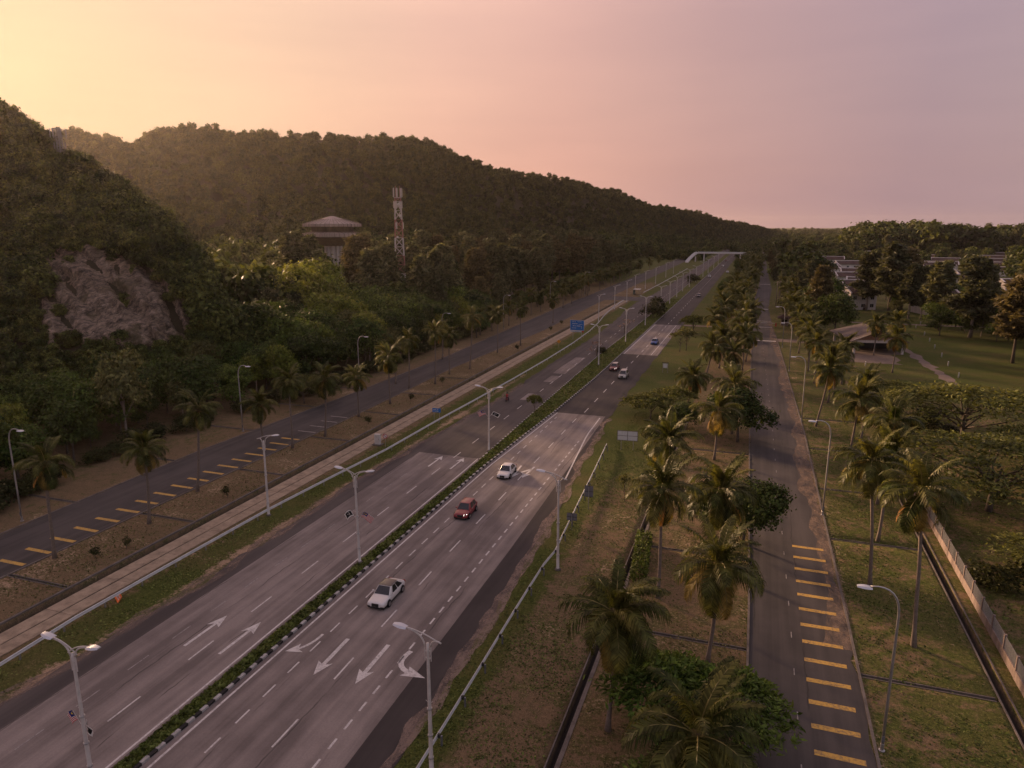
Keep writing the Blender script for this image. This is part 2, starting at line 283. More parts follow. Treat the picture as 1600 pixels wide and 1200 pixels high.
L_PALMD = leaf('frond_dead', (0.384,0.176,0.040), (0.256,0.120,0.040), .3, .7, 1.3); L_SHRUB = leaf('shrub_leaf', (0.032,0.038,0.014), (0.054,0.054,0.019))
L_ACA = leaf('acacia_leaf', (.060,.074,.019), (.112,.112,.030)); L_HEDGE = leaf('hedge_leaf', (0.080,0.112,0.026), (0.120,0.136,0.032)); L_GRASS = leaf('median_grass', (0.077,0.105,0.024), (0.114,0.128,0.036), .2)
L_HILL = leaf('hill_leaf', (0.025,0.040,0.011), (0.095,0.105,0.029), .25, .35, 1.7); L_FAR = leaf('far_leaf', (0.026,0.038,0.012), (0.101,0.103,0.034), .25, .45, 1.6)
L_PINK = leaf('blossom', (.30,.19,.17), (.24,.17,.14), .3)
M_HILL = conc('hill_soil', (.05,.038,.022), (.032,.028,.014), .2, .3)
def rock_mat():
    t = NT('rock'); mp = t.n('ShaderNodeMapping'); mp.inputs['Rotation'].default_value = (R(20), R(38), R(-40)); t.l(t.P(), mp.inputs[0]); q = mp.outputs[0]
    a = t.noise(.5, 8, .8, t.map((.9,.9,2.2), q)); b = t.noise(1.1, 7, .8, t.map((1.1,1.1,1.7), q)); g = t.noise(.16, 5, .7)
    c = t.mix(t.mr(a, .40, .60), (.040,.030,.023), (.25,.185,.14)); c = t.val(c, t.mr(b, .3, .7, .25, 1.7))
    c = t.mix(t.mr(t.noise(2.6, 3, .7, t.map((.8,.8,2.2), q)), .64, .72, 0, .8), c, (.62,.53,.46)); c = t.mix(t.mr(g, .52, .66, 0, .85), c, (.060,.048,.020))
    t.bsdf(c, .85, normal=t.bump(b, .5, .4), spec=.3); return t.m
M_ROCK = rock_mat()
def ground_mat():
    t = NT('ground_cover'); z = t.attr('zone'); s = t.n('ShaderNodeSeparateColor'); t.l(z.outputs['Color'], s.inputs[0])
    n1 = t.noise(.13, 6, .7); n2 = t.noise(.75, 7, .78); n3 = t.noise(3.6, 5, .75); n4 = t.noise(11, 3, .7)
    dry = t.mix(t.mr(n2, .35, .65), (.205,.136,.080), (.118,.090,.048)); grass = t.mix(t.mr(n3, .35, .65), (.046,.064,.013), (.098,.108,.026)); grass = t.mix(t.mr(n1, .45, .65, 0, .65), grass, (.125,.098,.040))
    sand = t.mix(t.mr(n3, .35, .65), (.52,.355,.245), (.31,.21,.145))
    gm = t.mr(t.math('ADD', t.math('MULTIPLY', t.math('SUBTRACT', n2, .5), 1.6), t.math('ADD', s.outputs[0], t.math('MULTIPLY', t.math('SUBTRACT', n1, .5), 1.3))), .36, .64)
    c = t.mix(gm, dry, grass)
    sm = t.mr(t.math('ADD', s.outputs[1], t.math('ADD', t.math('MULTIPLY', t.math('SUBTRACT', n1, .5), 1.5), t.math('ADD', t.math('MULTIPLY', t.math('SUBTRACT', n2, .5), 1.4), t.math('MULTIPLY', t.math('SUBTRACT', n3, .5), 1.5)))), .42, .66)
    c = t.mix(t.math('MULTIPLY', sm, .85), c, sand)
    litter = t.mr(n4, .60, .68); c = t.mix(t.math('MULTIPLY', litter, t.math('MULTIPLY', t.mr(gm, 0, 1, .8, .2), t.mr(n2, .42, .58))), c, (.46,.31,.22))
    c = t.val(c, t.mr(n4, .3, .7, .62, 1.35)); c = t.val(c, t.mr(n3, .3, .7, .72, 1.25))
    c = t.mix(s.outputs[2], c, t.mix(t.mr(n2, .3, .7), (.070,.057,.05), (.038,.032,.03)))
    h = t.math('ADD', n3, t.math('MULTIPLY', n4, .6))
    t.bsdf(c, .95, normal=t.bump(h, .7, .12), spec=.1); return t.m
M_GROUND = ground_mat()
L_NEAR = leaf('near_leaf', (0.058,0.103,0.020), (0.101,0.134,0.028), lo=.5, hi=1.5)

def dust(name, a, b, thr):
    t = NT(name); n2 = t.noise(.8, 6, .75, t.map((1.4,.6,1))); n3 = t.noise(5, 4, .7); bs = t.bsdf(t.mix(t.mr(n3, .3, .7), a, b), .95, spec=.1)
    tr = t.n('ShaderNodeBsdfTransparent'); ms = t.n('ShaderNodeMixShader'); t.put(ms.inputs[0], t.mr(t.math('ADD', n2, t.math('MULTIPLY', t.math('SUBTRACT', n3, .5), .5)), thr-.1, thr+.14, 0, .7))
    t.l(tr.outputs[0], ms.inputs[1]); t.l(bs.outputs[0], ms.inputs[2]); t.l(ms.outputs[0], t.out.inputs[0]); return t.m
L_TUFT = leaf('tuft', (0.075,0.089,0.022), (0.132,0.121,0.048), .2, .5, 1.5)
# ------------------------------------------------------------------ ground, hills
def lerp(xs, ys):
    xs = list(xs); ys = list(ys)
    return lambda v: float(np.interp(v, xs, ys))
def sm(a, b, x): 
    t = min(1, max(0, (x-a)/(b-a))); return t*t*(3-2*t)
LR_L = lerp([-30,30,48,78,95,127,168,203,250,278,320,345,420,700,2500], [-48.2,-48.1,-47.1,-48.2,-47.3,-45.6,-45.9,-45.4,-46.3,-48.3,-49.2,-47.5,-46.5,-46.5,-46.5])   # left carriageway, outer edge
MD_L = lerp([-30,85,125,178,215,2500], [-35.3,-35.6,-36.4,-37.3,-37.0,-37.0])                                                   # median, both edges
MD_R = lerp([-30,88,120,150,2500], [-34.05,-34.05,-32.7,-32.1,-31.8])
RR_R = lerp([-30,47,57,64,76,86,114,120,2500], [-19.4,-19.4,-19.5,-19.9,-20.4,-21.3,-22.7,-22.8,-22.8])                      # right carriageway, outer edge
LS_R = lerp([-30,60,100,150,215,300,2500], [-66.2,-66.0,-65.4,-66.4,-63.5,-64.5,-64.5]); LS_L = lerp([-30,50,80,120,165,210,300,2500], [-75.0,-75.6,-76.5,-74.6,-73.6,-74.6,-76.0,-76.0])
RS_L = lerp([-30,60,110,190,310,410,660,2500], [1.8,1.4,.7,-.1,-1.0,1.0,3.4,4.0]); RS_R = lerp([-30,60,120,190,240,310,400,520,720,2500], [9.1,9.1,8.7,7.2,6.0,5.0,7.4,6.6,6.2,7.0])
def Zg(x, y): return min(11., .085*max(0., -x-93)) * sm(-60, 40, y)
LDRAIN = [43.5, 59.3, 75.6, 92, 108.4, 124, 140]; RDRAIN_IN = [53.5, 69.7, 87, 105]; RDRAIN_OUT = [52.8, 77.8, 93.5, 111, 129]
def drain_z(x, y):
    if -57.86 < x < -56.74 and y < 312: return -.95
    if -10.22 < x < -9.8 and y < 128: return -.7
    if 18.4 < x < 18.85 and y < 120: return -.6
    for d in LDRAIN:
        if abs(y-d) < .16 and (-66.5 < x < -58 or -85 < x < -75.5): return -.4
    for d in RDRAIN_IN:
        if abs(y-d) < .16 and -9 < x < 1: return -.4
    for d in RDRAIN_OUT:
        if abs(y-d) < .16 and 9.3 < x < 18: return -.4
    return 0.
def axis(core, outer): return sorted(set(round(v, 3) for v in core + outer))
gx = axis([x*1.6 for x in range(-62, 39)] + [-57.92,-57.85,-57.3,-56.75,-56.68,-10.29,-10.21,-9.81,-9.73,18.33,18.41,18.84,18.92,-66.4,-75.6,-84.9,-58.1,-8.9,.9,9.4,17.9], [-7000,-4500,-3000,-2000,-1400,-1000,-700,-500,-350,-260,-200,-170,-150,-135,-120,-110,66,75,90,110,140,180,240,320,450,700,1000,1500,2200,3200,4500,7000])
gy = axis([y*2. for y in range(-15, 160)] + [d+e for d in LDRAIN+RDRAIN_IN+RDRAIN_OUT for e in (-.2,-.15,.15,.2)], [-6000,-3000,-1500,-700,-300,-150,-80,-50,312.1,330,350,375,400,440,480,530,600,680,780,900,1100,1400,1800,2400,3200,4500,6500,9000])
def zone(x, y):
    """green, sandy, drain"""
    dz = drain_z(x, y)
    if dz < 0: return (.3, 0, 1)
    g, s = .45, 0.
    if x < -78: g, s = .35, .12
    elif x < -58: g, s = .36, .34                                        # strip along the left service road
    elif x < -48: g, s = (.85 if x > -52.3 else .42), (.06 if x > -52 else .30)
    elif x < -19: g, s = .9, .0
    elif x < 1.5:
        g = .92 if x < -16 else .40 + .35*sm(70, 100, y)*(1-sm(-13, -9, x)); s = .0 if x < -16 else .24
        if x < -18.6 and y < 118: s = .95
        if y > 95 and x < -10: g = .95; s = 0
    elif x < 18: g, s = .62, .17
    else: g, s = .62, .10
    if 30 < x < 120 and 150 < y < 330: g, s = .98, 0.
    if x > 18 and y < 150: g, s = .55, .12
    if -48.9 < x < -47 and y < 150: s = .6
    if 9 < x < 10 and y < 300: s = .35
    if y > 400: g = .8; s = 0
    return (g, s, 0)
gz = np.array([[drain_z(x, y) + Zg(x, y) for x in gx] for y in gy])
V = np.array([(x, y, gz[j, i]) for j, y in enumerate(gy) for i, x in enumerate(gx)])
nx, ny = len(gx), len(gy)
F = np.array([(j*nx+i, j*nx+i+1, (j+1)*nx+i+1, (j+1)*nx+i) for j in range(ny-1) for i in range(nx-1)])
me = np_mesh('ground', V, F, M_GROUND)
ca = me.color_attributes.new('zone', 'FLOAT_COLOR', 'POINT')
ca.data.foreach_set('color', np.array([(*zone(x, y), 1) for y in gy for x in gx], np.float32).ravel())
tag(obj('ground', me), kind='structure')

def vnoise(p, seed=0, octs=4):
    """cheap value noise on (n,3) points"""
    out = np.zeros(len(p)); a = 1.; q = np.array(p, float)
    for o in range(octs):
        i = np.floor(q).astype(np.int64); fr = q-i; w = fr*fr*(3-2*fr); acc = np.zeros(len(p))
        for dx in (0,1):
            for dy in (0,1):
                for dz in (0,1):
                    h = (i[:,0]+dx)*374761393 + (i[:,1]+dy)*668265263 + (i[:,2]+dz)*2147483647 + seed*1274126177
                    h = (h ^ (h >> 13)) * 1274126177; h = ((h ^ (h >> 16)) & 0xffff)/65535.
                    acc += h*np.where(dx, w[:,0], 1-w[:,0])*np.where(dy, w[:,1], 1-w[:,1])*np.where(dz, w[:,2], 1-w[:,2])
        out += a*(acc-.5); a *= .5; q = q*2.03+17.1
    return out
class Loft:
    def __init__(s, rows):
        s.rows = [np.array(r, float) for r in rows]; s.nc = len(rows[0]); s.nr = len(rows)
    def at(s, u, v):
        u = np.asarray(u, float); v = np.asarray(v, float)
        def row(k):
            A = s.rows[k]; i = np.clip(np.floor(u).astype(int), 0, s.nc-2); f = (u-i)[:,None]
            p0 = A[np.clip(i-1,0,s.nc-1)]; p1 = A[i]; p2 = A[i+1]; p3 = A[np.clip(i+2,0,s.nc-1)]
            return .5*((2*p1)+(-p0+p2)*f+(2*p0-5*p1+4*p2-p3)*f**2+(-p0+3*p1-3*p2+p3)*f**3)
        RR = np.stack([row(k) for k in range(s.nr)]); k = np.clip(np.floor(v).astype(int), 0, s.nr-2); f = (v-k)[:,None]; n = np.arange(len(u))
        return RR[k, n]*(1-f) + RR[k+1, n]*f
    def grid(s, nu, nv, u0=0., u1=None, v0=0., v1=None):
        u1 = s.nc-1 if u1 is None else u1; v1 = s.nr-1 if v1 is None else v1
        uu, vv = np.meshgrid(np.linspace(u0, u1, nu), np.linspace(v0, v1, nv))
        F = np.array([(j*nu+i, j*nu+i+1, (j+1)*nu+i+1, (j+1)*nu+i) for j in range(nv-1) for i in range(nu-1)])
        return uu.ravel(), vv.ravel(), s.at(uu.ravel(), vv.ravel()), F
nr_ = np.array(NEAR_RIDGE); nm_ = np.array(NEAR_MID); nf_ = np.array(NEAR_FOOT)
nr_[:,2] -= 3.6
ff = nf_.copy(); ff[:,2] = -4; dirn = nf_[:,:2]-nr_[:,:2]; ff[:,:2] += dirn*.15
bk = nr_.copy(); bk[:,:2] -= dirn*.5; bk[:,2] *= .75; bk2 = nr_.copy(); bk2[:,:2] -= dirn*1.6; bk2[:,2] = -3
for arr in (nm_, nr_, bk):                                                # drop the far right end to the ground
    arr[-1,2] = max(3., arr[-1,2]-4)
ext = []
for arr in (ff, nf_, nm_, nr_, bk, bk2):
    e = arr[-1].copy(); e[0] += 9; e[1] += 16; e[2] = 0 if e[2] > 0 else e[2]; ext.append(np.vstack([arr, e]))
NEAR = Loft(ext)
u, v, p, F = NEAR.grid(140, 80); p[:,2] += 1.6*vnoise(p/9., 3)
tag(obj('hill', np_mesh('hill', p, F, M_HILL, True)), kind='structure')
# bare rock face on its flank
RT = lambda u: np.interp(u, [3.7,4,5,6,7.3], [1.98,2.04,2.04,1.90,1.66]); RB = lambda u: np.interp(u, [3.7,4,5,6,6.8,7.4], [1.5,1.36,1.26,1.2,1.2,1.4])
u, v, p, F = NEAR.grid(96, 74, 3.55, 7.7, 1.05, 2.25)
u = u + rg.normal(size=len(u))*.012; v = v + rg.normal(size=len(u))*.004; p = NEAR.at(np.clip(u,0,NEAR.nc-1.01), v)
def rock_edge(u, v, p): return np.minimum(np.minimum((u-3.75)*1.6, (7.55-u)*2.2), np.minimum((v-RB(u))*4.5, (RT(u)-v)*4.5)) + .8*vnoise(p/4., 21)
sa = .80*u*13-.6*v*24; sb = .6*u*13+.80*v*24                                # along and across the strata
d = 2.2*vnoise(np.c_[sa*.09, sb*.16, sa*0], 5) + 4.2*vnoise(np.c_[sa*.10, sb*.34, sa*0], 9, 3)
d = .35*d + .65*np.floor(d/.9)*.9 + 1.0*vnoise(np.c_[sa*.5, sb*.9, sa*0+3], 11, 3)      # broken ledges
d = d + 1.2 - 4.5*np.clip(.16-rock_edge(u, v, p), 0, 1)
out = np.array([.62, -.62, .48])
rock = obj('rock_face', np_mesh('rock_face', p + d[:,None]*out, F, M_ROCK)); tag(rock, 'bare layered rock face on the flank of the wooded hill', 'rock face')
def in_rock(u, v, p): return rock_edge(u, v, p) > .02

fr_ = np.array(FAR_RIDGE + [(25.,1900.,17.),(70.,2000.,8.),(120.,2100.,3.)]); fr_[:,2] -= np.clip(fr_[:,2]*.05, 1.5, 5.)
dirc = -fr_[:,:2]/np.linalg.norm(fr_[:,:2], axis=1)[:,None]
def frow(k, zf): 
    a = fr_.copy(); a[:,:2] += dirc*(fr_[:,2:3]*k); a[:,2] = fr_[:,2]*zf; return a
FAR = Loft([frow(3.1,-.04), frow(2.4,.10), frow(1.5,.42), frow(.6,.82), fr_, frow(-.8,.75), frow(-3,-.05)])
u, v, p, F = FAR.grid(220, 60); p[:,2] += np.clip(p[:,2],0,60)*.16*vnoise(p/55., 4)
tag(obj('hill', np_mesh('hill', p, F, M_HILL, True)), kind='structure')

# ------------------------------------------------------------------ roads and paths
def strip(name, fl, fr, y0, y1, z, mat, step=3., rag_l=0., rag_r=0., parent=None, kind='structure', nx=4, seed=1):
    n = max(2, int((y1-y0)/step)+1); ys = np.linspace(y0, y1, n); ra = np.random.default_rng(seed)
    a = np.array([fl(y) for y in ys]) + (vnoise(np.c_[ys*.35, ys*0+seed, ys*0], seed, 3)*2*rag_l if rag_l else 0)
    b = np.array([fr(y) for y in ys]) + (vnoise(np.c_[ys*.35, ys*0+seed+5, ys*0], seed+9, 3)*2*rag_r if rag_r else 0)
    V = np.array([(a[j]+(b[j]-a[j])*i/(nx-1), ys[j], z) for j in range(n) for i in range(nx)])
    F = np.array([(j*nx+i, j*nx+i+1, (j+1)*nx+i+1, (j+1)*nx+i) for j in range(n-1) for i in range(nx-1)])
    o = obj(name, np_mesh(name, V, F, mat), parent=parent)
    if parent is None and kind: tag(o, kind=kind)
    return o
K = lambda c: (lambda y: c)
road_l = strip('road', LR_L, MD_L, -25, 2400, .030, M_ASPH_L, 1.2, .35, 0, seed=2)
road_r = strip('road', MD_R, RR_R, -25, 2400, .030, M_ASPH, 1.2, 0, .3, seed=3)
serv_l = strip('road', LS_L, LS_R, -25, 1500, .026, M_SERV, 2, .25, .2, seed=4)
serv_r = strip('road', RS_L, RS_R, -25, 1500, .026, M_SERV, 1.5, .12, .3, seed=5)
tag(strip('road', K(-66), K(-47), 316, 334, .022, M_SERV, 3, seed=6), kind='structure')          # link between highway and service road
strip('concrete_slab', K(-45.4), lambda y: MD_L(y)-.02, -25, 90.4, .036, M_CONC, 2, parent=road_l)
strip('concrete_slab', lambda y: MD_R(y)+.02, lerp([-25,64,119], [-21.6,-22.2,-23.5]), -25, 119, .036, M_CONC, 2, parent=road_r)
strip('concrete_slab', lambda y: MD_R(y)+.02, lambda y: RR_R(y)-.15, 182, 241.5, .036, M_CONC, 2, parent=road_r)
strip('asphalt_patch', K(-42.3), K(-39.6), 152, 173, .036, M_CONC, 2, .1, .1, parent=road_l)
strip('asphalt_patch', K(-41.9), K(-39.8), 143, 149.5, .036, M_CONC, 2, .1, .1, parent=road_l)
strip('asphalt_patch', K(-41.6), K(-39.6), 126, 131.5, .036, M_CONC, 2, .1, .1, parent=road_l)
# footpath slabs beside the open drain; two rows with a broken joint between them
pth = empty('footpath', kind='structure')
y = -20.; k = 0
slab_me = {}
while y < 312:
    for j, (xa, xb) in enumerate(((-56.62,-55.05), (-54.95,-53.45))):
        w = 6.0; kk = (j, k % 3)
        if kk not in slab_me:
            ra = random.Random(k*7+j); m = MB(); m.prism([(xa+ra.uniform(0,.04), .02), (xb-ra.uniform(0,.05), .015), (xb-ra.uniform(0,.05), w-.02), (xa+ra.uniform(0,.04), w-.03)], 0, .07); me = m.mesh('slab'); me.materials.append(M_PATH); slab_me[kk] = me
        if y < 200 or True:
            obj('slab', slab_me[kk], parent=pth, loc=(0, y, rnd.uniform(.0, .02)))
    y += 6.0; k += 1
strip('joint', K(-55.1), K(-54.9), -20, 312, .012, M_DRAINC, 3, .05, .05, parent=pth)
# concrete lips of the drains
dl = empty('drain', kind='structure')
def lip(x0, x1, y0, y1, z1=.09):
    MB().box(x0, x1, y0, y1, -.3, z1).build('lip', M_KERBC, dl)
lip(-58.14, -57.92, -20, 312, .16); lip(-10.37,-10.27, 22, 128, .05); lip(-9.75,-9.45, 22, 128, .05); lip(18.2,18.32, 20, 120, .05); lip(18.93,19.05, 20, 120, .05)
for d in LDRAIN:
    for e in (-.24, .16):
        lip(-66.3, -58.16, d+e, d+e+.09, .035); lip(-85, -75.7, d+e, d+e+.09, .03)
for d in RDRAIN_IN:
    for e in (-.24, .16): lip(-9, 1.2, d+e, d+e+.09, .03)
for d in RDRAIN_OUT:
    for e in (-.24, .16): lip(9.4, 18, d+e, d+e+.09, .03)
# pale edging of the service roads
MBk = lambda: MB()
def kerbline(fx, y0, y1, w, z1, mat, name, step=4, parent=None):
    m = MB(); y = y0
    while y < y1:
        ye = min(y+step, y1); xa, xb = fx(y), fx(ye)
        m.add([(xa-w,y,-.1),(xa+w,y,-.1),(xb+w,ye,-.1),(xb-w,ye,-.1),(xa-w,y,z1),(xa+w,y,z1),(xb+w,ye,z1),(xb-w,ye,z1)], [(4,5,6,7),(0,1,5,4),(1,2,6,5),(2,3,7,6),(3,0,4,7)]); y = ye
    o = m.build(name, mat, parent); 
    if parent is None: tag(o, kind='structure')
    return o
kerbline(lambda y: LS_R(y)+.12, -20, 316, .1, .09, M_KERBC, 'kerb'); kerbline(lambda y: LS_L(y)-.12, -20, 320, .1, .08, M_KERBC, 'kerb')
kerbline(lambda y: RS_L(y)-.1, -20, 500, .09, .10, M_KERBC, 'kerb'); kerbline(lambda y: RS_R(y)+.15, -20, 230, .1, .07, M_KERBC, 'kerb')
# sand blown over the edge of the right service road
strip('sand_drift', lambda y: RS_R(y)-1.5+.4*math.sin(y*.11), lambda y: RS_R(y)+.25, 56, 262, .0285, dust('sand', (.33,.235,.175), (.22,.16,.12), .46), 1.0, .5, .2, parent=serv_r, seed=12)
strip('sand_drift', lambda y: RR_R(y)-.45, lambda y: RR_R(y)+.5, 20, 118, .0332, dust('roadside_sand', (.34,.25,.20), (.22,.165,.14), .42), .8, .4, .4, parent=road_r, seed=13)
strip('sand_drift', lambda y: LR_L(y)-.5, lambda y: LR_L(y)+.7, 22, 140, .0332, dust('verge_dust', (.30,.22,.175), (.19,.14,.115), .47), .8, .6, .5, parent=road_l, seed=14)

# ------------------------------------------------------------------ painted markings (parts of their road)
def quad_me(name, w, l, mat):
    me = bpy.data.meshes.new(name); me.from_pydata([(-w/2,0,0),(w/2,0,0),(w/2,l,0),(-w/2,l,0)], [], [(0,1,2,3)]); me.materials.append(mat); return me
ZM = .042
def dashes(name, road, fx, y0, y1, cyc, ln, w, mat, near):
    me = quad_me(name, w, ln, mat); y = y0; rest = MB()
    while y < y1:
        x = fx(y); x2 = fx(y+ln)
        if y < near: obj(name, me, parent=road, loc=(x, y, ZM), rot=(0,0,-math.atan2(x2-x, ln)))
        else: rest.add([(x-w/2,y,ZM),(x+w/2,y,ZM),(x2+w/2,y+ln,ZM),(x2-w/2,y+ln,ZM)], [(0,1,2,3)])
        y += cyc
    if rest.v: tag(rest.build('far_'+name, mat, road), kind='stuff')
dashes('lane_dash', road_l, lerp([0,90,300],[-39.25,-39.6,-40.8]), 23.4-7.35, 700, 7.35, 2.75, .13, M_WPAINT, 330)
dashes('shoulder_dash', road_l, lerp([0,90],[-42.6,-43.0]), 18, 90, 4.4, 2.0, .10, M_FADED, 330)
dashes('turn_lane_dash', road_r, lerp([0,60,100,119],[-30.7,-31.4,-31.5,-31.5]), 16, 116, 2.9, 1.45, .13, M_WPAINT, 330)
dashes('lane_dash', road_r, lerp([0,35,60,119,700],[-27.2,-27.35,-27.9,-28.0,-27.5]), 24.95, 118, 7.36, 2.8, .14, M_WPAINT, 330)
dashes('lane_dash', road_r, K(-27.6), 120.5, 900, 8.2, 3.2, .15, M_WPAINT, 330)
dashes('shoulder_dash', road_r, lerp([0,40,119],[-23.5,-23.9,-24.6]), 19.9, 104, 1.92, 1.0, .16, M_WPAINT, 330)
def edge_line(road, fx, y0, y1, w, mat=None, nm='edge_line'):
    strip(nm, lambda y: fx(y)-w/2, lambda y: fx(y)+w/2, y0, y1, ZM, mat or M_WPAINT, 3, parent=road, nx=2)
edge_line(road_l, lambda y: MD_L(y)-.42, -20, 90.3, .16); edge_line(road_r, lambda y: MD_R(y)+.62, -20, 118.8, .17)
edge_line(road_l, lambda y: MD_L(y)-.12, 92, 330, .12, M_FADED)
edge_line(road_r, lerp([86,107,118],[-22.1,-24.0,-24.2]), 86, 117.8, .20, nm='taper_line'); edge_line(road_r, K(-24.6), 182.3, 241.2, .18); edge_line(road_r, lambda y: MD_R(y)+.55, 182.3, 241.2, .18)
dashes('centre_dash', serv_r, lambda y: (RS_L(y)+RS_R(y))/2-.6, 20, 300, 5.2, .9, .08, M_FADED, 140)
def flat(name, road, polys, mat, z=ZM):
    m = MB()
    for pl in polys: m.add([(x,y,z) for x,y in pl], [tuple(range(len(pl)))])
    return m.build(name, mat, road)
def arrow_pts(a, b, w=.22, hw=.62, hl=1.7):
    a = Vector(a); b = Vector(b); d = (b-a); L = d.length; d.normalize(); n = Vector((-d.y, d.x)); q = b-d*hl; q2 = b-d*(hl*.82)
    s = a
    return [[s+n*w/2, s-n*w/2, q2-n*w/2, q2+n*w/2], [q+n*hw, q2+n*w/2, q2-n*w/2, q-n*hw, b]]
for i, (a, b) in enumerate(ARROWS):
    rd = road_l if i < 4 else road_r
    if i in (6, 7):                                                       # curved turn arrows
        a = Vector(a); b = Vector(b); c = Vector((a.x, b.y + (a.y-b.y)*.25)) if i == 6 else Vector((a.x-.75, b.y+.1)); pts = []
        for k in range(9):
            t = k/8; pts.append(a*(1-t)**2 + c*2*t*(1-t) + b*t*t)
        pts = pts[:7]; polys = []; w = .24 if i == 6 else .42
        for k in range(6):
            d = (pts[min(k+1,6)]-pts[k]).normalized(); d2 = (pts[min(k+2,6)]-pts[min(k+1,5)]).normalized(); n = Vector((-d.y,d.x))*w/2; n2 = Vector((-d2.y,d2.x))*w/2
            polys.append([pts[k]+n, pts[k]-n, pts[k+1]-n2, pts[k+1]+n2])
        d = (b-pts[6]).normalized(); n = Vector((-d.y,d.x)); q = pts[6]-d*.25
        polys.append([q+n*.62, pts[6]+n*.1, pts[6]-n*.1, q-n*.62, b+d*.35])
        flat('turn_arrow', rd, polys, M_WPAINT)
    else:
        flat('arrow', rd, arrow_pts(a, b, .34 if i in (4,5) else .26), M_WPAINT)
    if i == 9:
        flat('turn_arrow', rd, [[(-28.6,87.0),(-27.7,88.6),(-27.4,88.4),(-28.3,86.7)]], M_WPAINT)
bar_l = quad_me('rumble_bar', 3.3, .50, M_YPAINT); bar_w = quad_me('rumble_bar', 3.3, .3, M_FADED)
for i in range(17): obj('rumble_bar', bar_l, parent=serv_l, loc=(LS_R(45+2.78*i)-2.0, 45.2+2.78*i, .034), rot=(0,0,rnd.uniform(-.015,.015)))
for i in range(4): obj('rumble_bar', bar_w, parent=serv_l, loc=(LS_R(95+3*i)-2.0, 94+3.2*i, .034))
bar_r = quad_me('rumble_bar', 3.0, .50, M_YPAINT)
for i in range(15): obj('rumble_bar', bar_r, parent=serv_r, loc=(6.95+.012*(i-6), 74.3-2.62*i, .034), rot=(0,0,rnd.uniform(-.015,.015)))
hump = lambda y, w, m=M_WPAINT: strip('hump_line', lambda q: RS_L(q)+.3, lambda q: RS_R(q)-.3, y, y+w, .034, m, 1, parent=serv_r, nx=2)
for y, w in ((216,1.2),(246,.7),(262,.5),(300,1.2),(430,1.2)): hump(y, w)
flat('worn_patch', serv_r, [[(2.2,189),(3.9,189),(4.0,211),(2.2,211)]], conc('worn_road', (.13,.105,.10), (.09,.075,.07)), .033)
# pale driveways to the right of the service road
M_DRIVE = conc('driveway', (.24,.18,.15), (.17,.13,.11), .3, .3)
drv = strip('path', K(6.5), K(30), 216, 222, .02, M_DRIVE, 2, .3, .3, seed=22); strip('path', K(22), K(34), 189, 205, .018, M_DRIVE, 2, 1.2, 1.0, seed=23)
strip('path', lerp([160,260],[40,36]), lerp([160,260],[42.5,38]), 160, 262, .016, M_DRIVE, 2, .7, .7, seed=24); strip('path', K(30), K(95), 268, 270.5, .02, M_DRIVE, 2, .2, .2, seed=26); strip('path', K(62), K(110), 166, 168.5, .02, M_DRIVE, 2, .8, .8, seed=25)
strip('path', K(-22), K(-8), 241, 244, .018, M_DRIVE, 1, .3, .3, seed=27)
# ------------------------------------------------------------------ median: soil bed, painted kerb stones
med = strip('median_strip', lambda y: MD_L(y)+.08, lambda y: MD_R(y)-.12, -20, 2300, .10, M_GROUND, 2, parent=None)
ca = med.data.color_attributes.new('zone', 'FLOAT_COLOR', 'POINT'); ca.data.foreach_set('color', np.tile(np.array([.95,0,0,1], np.float32), len(med.data.vertices)))
kb = empty('median_kerb', kind='structure')
blk = {}
for nm, m_ in (('w', M_KW), ('b', M_KB)):
    m = MB(); m.prism([(-.13,.01),(.11,.01),(.13,.62),(-.13,.63)], 0, .20); me = m.mesh('kerb_stone'); me.materials.append(m_); blk[nm] = me
    bmx = bmesh.new(); bmx.from_mesh(me); bmesh.ops.bevel(bmx, geom=[e for e in bmx.edges if all(v.co.z > .1 for v in e.verts)], offset=.03, segments=1); bmx.to_mesh(me); bmx.free()
rest = {'w': MB(), 'b': MB()}; restl = {'w': MB(), 'b': MB()}
y = 22.; i = 0
while y < 800:
    c = 'wb'[i % 2]; x = MD_R(y)
    if i < 300: obj('kerb_stone', blk[c], parent=kb, loc=(x-.02+rnd.uniform(-.02,.02), y, rnd.uniform(-.01,.01)), rot=(0,0,-math.atan2(MD_R(y+.64)-x,.64)))
    else: rest[c].box(x-.14, x+.12, y, y+(.63 if y < 500 else .63), 0, .2)
    if y > 88 and y < 420: restl[c].box(MD_L(y)-.08, MD_L(y)+.14, y, y+.63, 0, .18)
    y += .64; i += 1
for d_ in (rest, restl):
    for c, m_ in (('w', M_KW), ('b', M_KB)): tag(d_[c].build('far_kerb_stones', m_, kb), kind='stuff')
kerbline(lambda y: MD_L(y)+.02, 20, 88, .10, .13, M_KERBC, 'worn_kerb', 1.6, kb)
